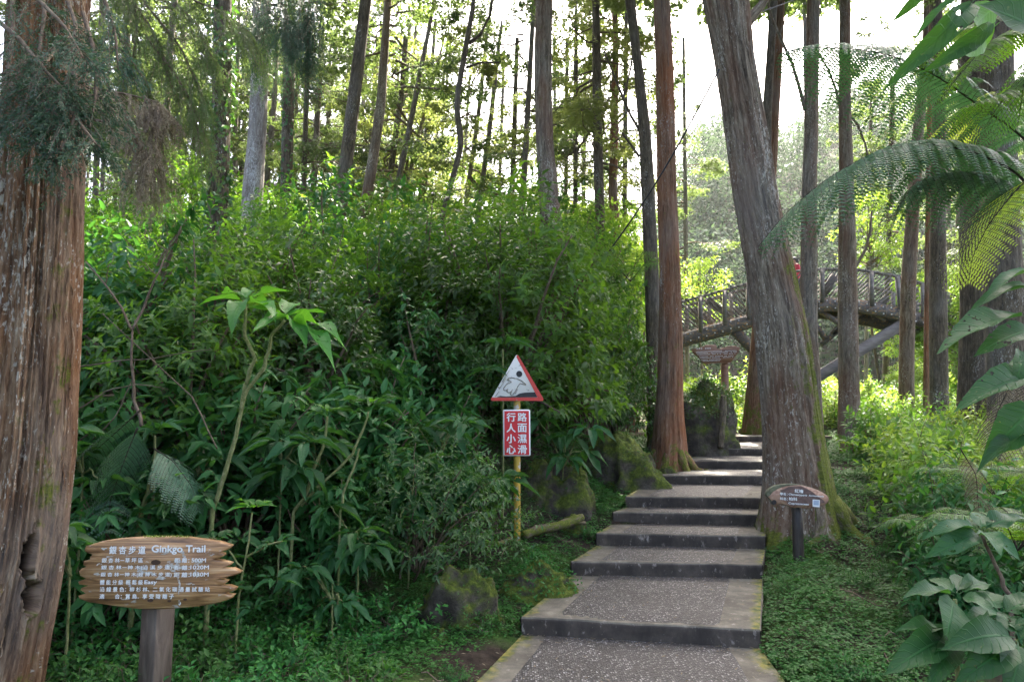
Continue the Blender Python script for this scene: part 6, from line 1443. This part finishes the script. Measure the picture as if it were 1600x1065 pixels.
# ================================================================== FERNS
def frond(mb, q, npin=22, plen=.35, nleaf=16, ll=.045, lw=.30, droop=.4, up=(0, 0, 1), fwd=.35, seed=0, prof=None, r=.008, mr=1):
    g = np.random.default_rng(seed); q = np.asarray(q, float); n = 40; kk = np.linspace(0, 1, len(q)); k = np.linspace(0, 1, n)
    pts = np.stack([np.interp(k, kk, q[:, a]) for a in range(3)], -1)
    for _ in range(3): pts[1:-1] = (pts[:-2] + 2 * pts[1:-1] + pts[2:]) / 4
    tg = unit(np.gradient(pts, axis=0)); upv = np.array(up, float); tube(mb, pts, r * (1 - .85 * k), 6, mr)
    P0 = []; D0 = []; U0 = []; LL = []
    for i in range(npin):
        t = .12 + .86 * (i + .5) / npin; L = plen * (math.sin(math.pi * min(1, .18 + .82 * t ** 1.0)) ** .8 if prof is None else prof(t)) * (1 - .1 * g.random())
        j = t * (n - 1); a = int(j); f = j - a; b = pts[a] * (1 - f) + pts[min(n - 1, a + 1)] * f; T = tg[a]; S = unit(np.cross(T, upv)); Un = unit(np.cross(S, T))
        for sg in (-1, 1):
            d = unit(S * sg + T * (fwd + .15 * t)); m = 9; s = np.linspace(0, 1, m)[:, None]
            pp = b + d * L * s - np.array([0, 0, 1]) * droop * L * s ** 2 * (.8 + .4 * g.random()); tube(mb, pp, .0016 * (1 - s[:, 0] * .7) + .0006, 3, mr, False)
            nl = max(5, int(nleaf * L / plen)); ts = (np.arange(nl) + .5) / nl; bp = np.stack([np.interp(ts, s[:, 0], pp[:, c]) for c in range(3)], -1); td = unit(np.gradient(pp, axis=0)); tt = np.stack([np.interp(ts, s[:, 0], td[:, c]) for c in range(3)], -1)
            sd = unit(T[None] - tt * (tt @ T)[:, None] + 1e-4); Nn = unit(np.cross(tt, sd)) ; Nn = Nn * np.sign(Nn[:, 2:3] + 1e-6); l = ll * (1 - ts) ** .45 * (.5 + .5 * L / plen) + ll * .12
            for s2 in (-1, 1):
                P0.append(bp); D0.append(sd * s2 + tt * .35 - np.array([0, 0, .12])); U0.append(Nn + g.normal(0, .12, (nl, 3))); LL.append(l)
    P0, D0, U0, LL = map(np.concatenate, (P0, D0, U0, LL)); leaves(mb, P0, D0, U0, LL, LL * lw * 1.15 + .003, T_TOOTH, 0, .5)
def fern(label, fr, mat, name='tree_fern', **kw):
    t = thing(name, label, 'fern', fr[0][0])
    for i, q in enumerate(fr):
        mb = MB(); frond(mb, q, seed=i + 3, **kw); part('frond', mb, [mat, B_RACH], t)
    return t
PX = lambda l, D: [P(u, v, D + (d[0] if d else 0)) for u, v, *d in l]
fern('tree fern with two long dark arching fronds reaching left from the right edge', [PX([(1680, 420), (1600, 272), (1520, 235), (1440, 222), (1370, 235), (1290, 280), (1230, 330), (1185, 385)], 4.2), PX([(1690, 330), (1600, 212), (1530, 165), (1460, 115), (1390, 85), (1330, 76), (1260, 74), (1215, 85)], 4.6)], L_FERN, npin=34, plen=.56, nleaf=32, ll=.050, lw=.26, droop=.75, fwd=.35, r=.011)
fern('tree fern frond with a thin dark stalk running below the long arching one', [PX([(1680, 330), (1600, 290), (1540, 275), (1480, 268), (1430, 285), (1400, 330)], 4.5)], L_FERN, npin=24, plen=.42, nleaf=26, ll=.046, lw=.26, droop=.8, fwd=.3, r=.008)
fern('tree fern frond coloured lime green as if sunlit, between the two long dark fronds', [PX([(1560, 140), (1520, 158), (1495, 175), (1500, 200), (1508, 228)], 4.9)], L_FERNY, npin=18, plen=.48, nleaf=22, ll=.036, lw=.42, droop=.25, fwd=.5, r=.006, prof=lambda t: max(.1, (1 - t) ** .6 * min(1, .5 + t * 3)))
fern('tree fern frond coloured yellow as if backlit, with ladder-like leaflets at the right edge', [PX([(1640, 250), (1585, 300), (1545, 350), (1520, 400), (1512, 445)], 3.9)], L_FERNY, npin=17, plen=.62, nleaf=26, ll=.036, lw=.45, droop=.15, fwd=.35, r=.007, prof=lambda t: max(.1, (1 - t * .85) ** .8))
fern('dense green tree fern fronds in the top right corner behind the large leaves', [PX([(1660, 60), (1600, 40), (1540, 70), (1490, 130)], 3.6), PX([(1680, 120), (1620, 110), (1560, 150), (1500, 170)], 4.0), PX([(1600, -60), (1560, 20), (1500, 50), (1440, 70)], 4.2), PX([(1700, 20), (1640, 60), (1600, 130), (1590, 200)], 3.8)], L_TOP, npin=18, plen=.42, nleaf=24, ll=.040, lw=.36, droop=.35, fwd=.35, r=.007)
fern('green fern with a hanging arching frond beside the big left trunk, above the trail sign', [PX([(215, 668), (205, 690), (190, 730), (172, 780), (169, 838, -.25)], 4.9), PX([(220, 640), (175, 680), (130, 720), (90, 740)], 5.0), PX([(240, 700), (270, 720), (300, 760), (310, 800)], 5.0)], L_FERN, 'fern', npin=18, plen=.38, nleaf=24, ll=.032, lw=.40, droop=.35, fwd=.3, r=.007, prof=lambda t: max(.1, math.sin(math.pi * min(1, .35 + .6 * t)) ** .7))
fern('dry grey fern fronds hanging against the shrubs at the right edge', [PX([(1500, 700), (1525, 740), (1530, 800), (1528, 850)], 5.5), PX([(1600, 560), (1560, 640), (1540, 700)], 4.2), PX([(1610, 600), (1590, 660), (1560, 720)], 4.0)], L_DEAD, 'fern', npin=20, plen=.20, nleaf=14, ll=.022, lw=.25, droop=.5, fwd=.3, r=.005)
for i, (u, v, D, s) in enumerate([(1560, 780, 6.5, .7), (1500, 860, 6.0, .6), (1590, 860, 5.0, .6), (1440, 790, 8, .6), (985, 440, 13, 1.0)]):
    c = P(u, v, D); fr = []
    for k in range(7):
        a = k * .9 + i; dx, dy = math.cos(a), math.sin(a); fr.append([c, c + np.array([dx * .25, dy * .25, .28]) * s * 1.4, c + np.array([dx * .6, dy * .6, .30]) * s * 1.4, c + np.array([dx * .9, dy * .9, .08]) * s * 1.4])
    fern(['bushy green fern at the right edge below the hanging leaves', 'green fern behind the single leaf ring plant', 'fern at the right edge above the big-leaved clump', 'fern among the sunlit shrubs right of the stump', 'pale fern in the gap left of the straight reddish cypress'][i], fr, L_TOP, 'fern', npin=16, plen=.22 * s * 1.5, nleaf=12, ll=.035, lw=.35, droop=.3, r=.005)

# ================================================================== NEAR CONIFER BOUGHS (top left)
def bough(mb, q, L2=.34, n2=26, needle=.017, seed=0, droop=.55, nn=46, sub=3):
    g = np.random.default_rng(seed); q = np.asarray(q, float); n = 30; kk = np.linspace(0, 1, len(q)); k = np.linspace(0, 1, n); pts = np.stack([np.interp(k, kk, q[:, a]) for a in range(3)], -1)
    for _ in range(3): pts[1:-1] = (pts[:-2] + 2 * pts[1:-1] + pts[2:]) / 4
    tg = unit(np.gradient(pts, axis=0)); tube(mb, pts, .012 * (1 - k * .8) + .002, 6, 1)
    P0 = []; D0 = []; U0 = []
    def needles(pp, m):
        ts = g.random(m); s = np.linspace(0, 1, len(pp)); b = np.stack([np.interp(ts, s, pp[:, c]) for c in range(3)], -1); td = unit(np.gradient(pp, axis=0)); tt = np.stack([np.interp(ts, s, td[:, c]) for c in range(3)], -1)
        r = unit(np.cross(tt, g.normal(0, 1, (m, 3)))); P0.append(b); D0.append(tt * 1.0 + r * .75); U0.append(np.cross(tt, r))
    for i in range(n2):
        t = .15 + .85 * g.random() ** .8; a = int(t * (n - 1)); b = pts[a]; T = tg[a]; S = unit(np.cross(T, [0, 0, 1])); sg = 1 if i % 2 else -1; L = L2 * (1.1 - .6 * t) * (.7 + .5 * g.random())
        d = unit(S * sg * (.5 + .6 * g.random()) + T * .8 + g.normal(0, .15, 3)); s = np.linspace(0, 1, 8)[:, None]; pp = b + d * L * s - np.array([0, 0, 1.]) * droop * L * s ** 1.7; tube(mb, pp, .003 * (1 - s[:, 0] * .7), 3, 1, False)
        needles(pp, nn)
        for j in range(sub):
            tt = .2 + .6 * g.random(); b2 = pp[int(tt * 7)]; d2 = unit(d + g.normal(0, .6, 3)); l2 = L * (.3 + .35 * g.random()); p2 = b2 + d2 * l2 * s - np.array([0, 0, 1.]) * droop * 1.1 * l2 * s ** 1.5; needles(p2, int(nn * .6))
    P0, D0, U0 = map(np.concatenate, (P0, D0, U0)); leaves(mb, P0, D0, U0, needle * (.7 + .6 * g.random(len(P0))), needle * .26, T_FLAT, 0, .3)
def bough_set(parent, specs, mat, D, **kw):
    for i, l in enumerate(specs):
        mb = MB(); bough(mb, PX(l, D), seed=i + int(D * 10), **kw); part('bough', mb, [mat, B_TWIG], parent)
bough_set(tl, [[(60, -60, .3), (70, 20), (60, 90, -.2), (40, 160, -.35)], [(90, -40, .3), (120, 40), (110, 110, -.3), (80, 180, -.4)], [(20, -50, .2), (20, 60), (10, 130, -.2), (-10, 200, -.3)], [(100, 60, .3), (60, 110, -.1), (45, 150, -.3), (30, 200, -.4)],
    [(110, 80, .2), (120, 140, -.2), (115, 190, -.35), (95, 235, -.45)], [(130, 20, .2), (150, 90, -.1), (150, 150, -.2), (140, 200, -.3)], [(40, 90, 0), (20, 130, -.2), (0, 160, -.3), (-30, 190, -.3)], [(90, 150, 0), (100, 180, -.25), (90, 215, -.35), (68, 250, -.4)], [(-20, 20, 0), (30, 60, -.2), (70, 110, -.3), (100, 140, -.4)], [(60, 120, 0), (100, 160, -.3), (130, 200, -.35), (150, 225, -.4)],
    [(10, -40, 0), (60, 0, -.2), (100, 40, -.3), (130, 90, -.4)], [(120, -60, .1), (160, -10, 0), (180, 50, 0), (185, 110, -.1)]], L_CONB, 3.5, L2=.30, n2=20, nn=36, needle=.022)
bt = thing('drooping_cedar', 'dangling cedar boughs between the big left trunk and the ivy clad trunk', 'tree', P(150, -300, 6.4))
bough_set(bt, [[(150, -60, .2), (200, -10), (240, 50), (262, 120)], [(180, -60), (230, 10), (280, 70), (318, 150)], [(140, -30), (190, 60), (225, 130), (240, 190)], [(200, -60), (260, -10), (310, 40), (330, 90)],
    [(120, 0), (150, 80), (160, 150), (165, 210)], [(230, 60), (270, 110), (300, 160), (312, 215)], [(110, 60), (140, 150), (175, 200), (200, 205)], [(90, -60), (160, -30), (220, -10), (280, 10)], [(200, -40), (215, 40), (205, 110), (190, 160)], [(260, -50), (300, 0), (350, 20), (390, 50)]], L_CON, 6.0, L2=.62, n2=34, needle=.024, nn=60, droop=.9, sub=4)
bd = MB()
bough_set(bt, [[(120, 135), (160, 140), (210, 150), (248, 160)], [(130, 185), (175, 192), (220, 190), (250, 165)], [(180, 150), (200, 190), (215, 230), (212, 262)], [(225, 150), (240, 190), (245, 240), (238, 275)]], L_DEAD, 5.4, L2=.42, n2=34, needle=.022, nn=60, droop=1.2, sub=4)
bc_ = thing('drooping_cedar', 'dark green cedar boughs hanging in at the top over the pale whitish trunk', 'tree', P(440, -300, 9.5))
bough_set(bc_, [[(470, -80), (450, -20), (430, 30), (405, 60)], [(440, -80), (470, -20), (480, 30), (478, 55)], [(400, -60), (410, -10), (400, 30), (395, 55)], [(420, -60), (440, 0), (450, 30), (452, 65)], [(500, -80), (500, -20), (492, 20), (480, 40)]], L_CONB, 8.5, L2=.8, n2=34, needle=.034, nn=60, droop=.7, sub=4)

# ================================================================== HAZE
def haze():
    m = bpy.data.materials.new('forest_haze'); m.use_nodes = True; n = m.node_tree.nodes; l = m.node_tree.links
    n.remove(n['Principled BSDF']); v = n.new('ShaderNodeVolumePrincipled'); v.inputs['Color'].default_value = (.93, .96, 1, 1)
    v.inputs['Density'].default_value = HAZE; v.inputs['Anisotropy'].default_value = .45
    l.new(v.outputs[0], n['Material Output'].inputs['Volume'])
    mb = MB(); box(mb, (-1500, -60, -12), (1500, 1000, 90)); o = obj('haze', mb.mesh('haze', m)); tag(o, 'pale sunlit air thickening towards the far hillside', 'haze', kind='stuff')
HAZE = .0003
haze()

write_labels()
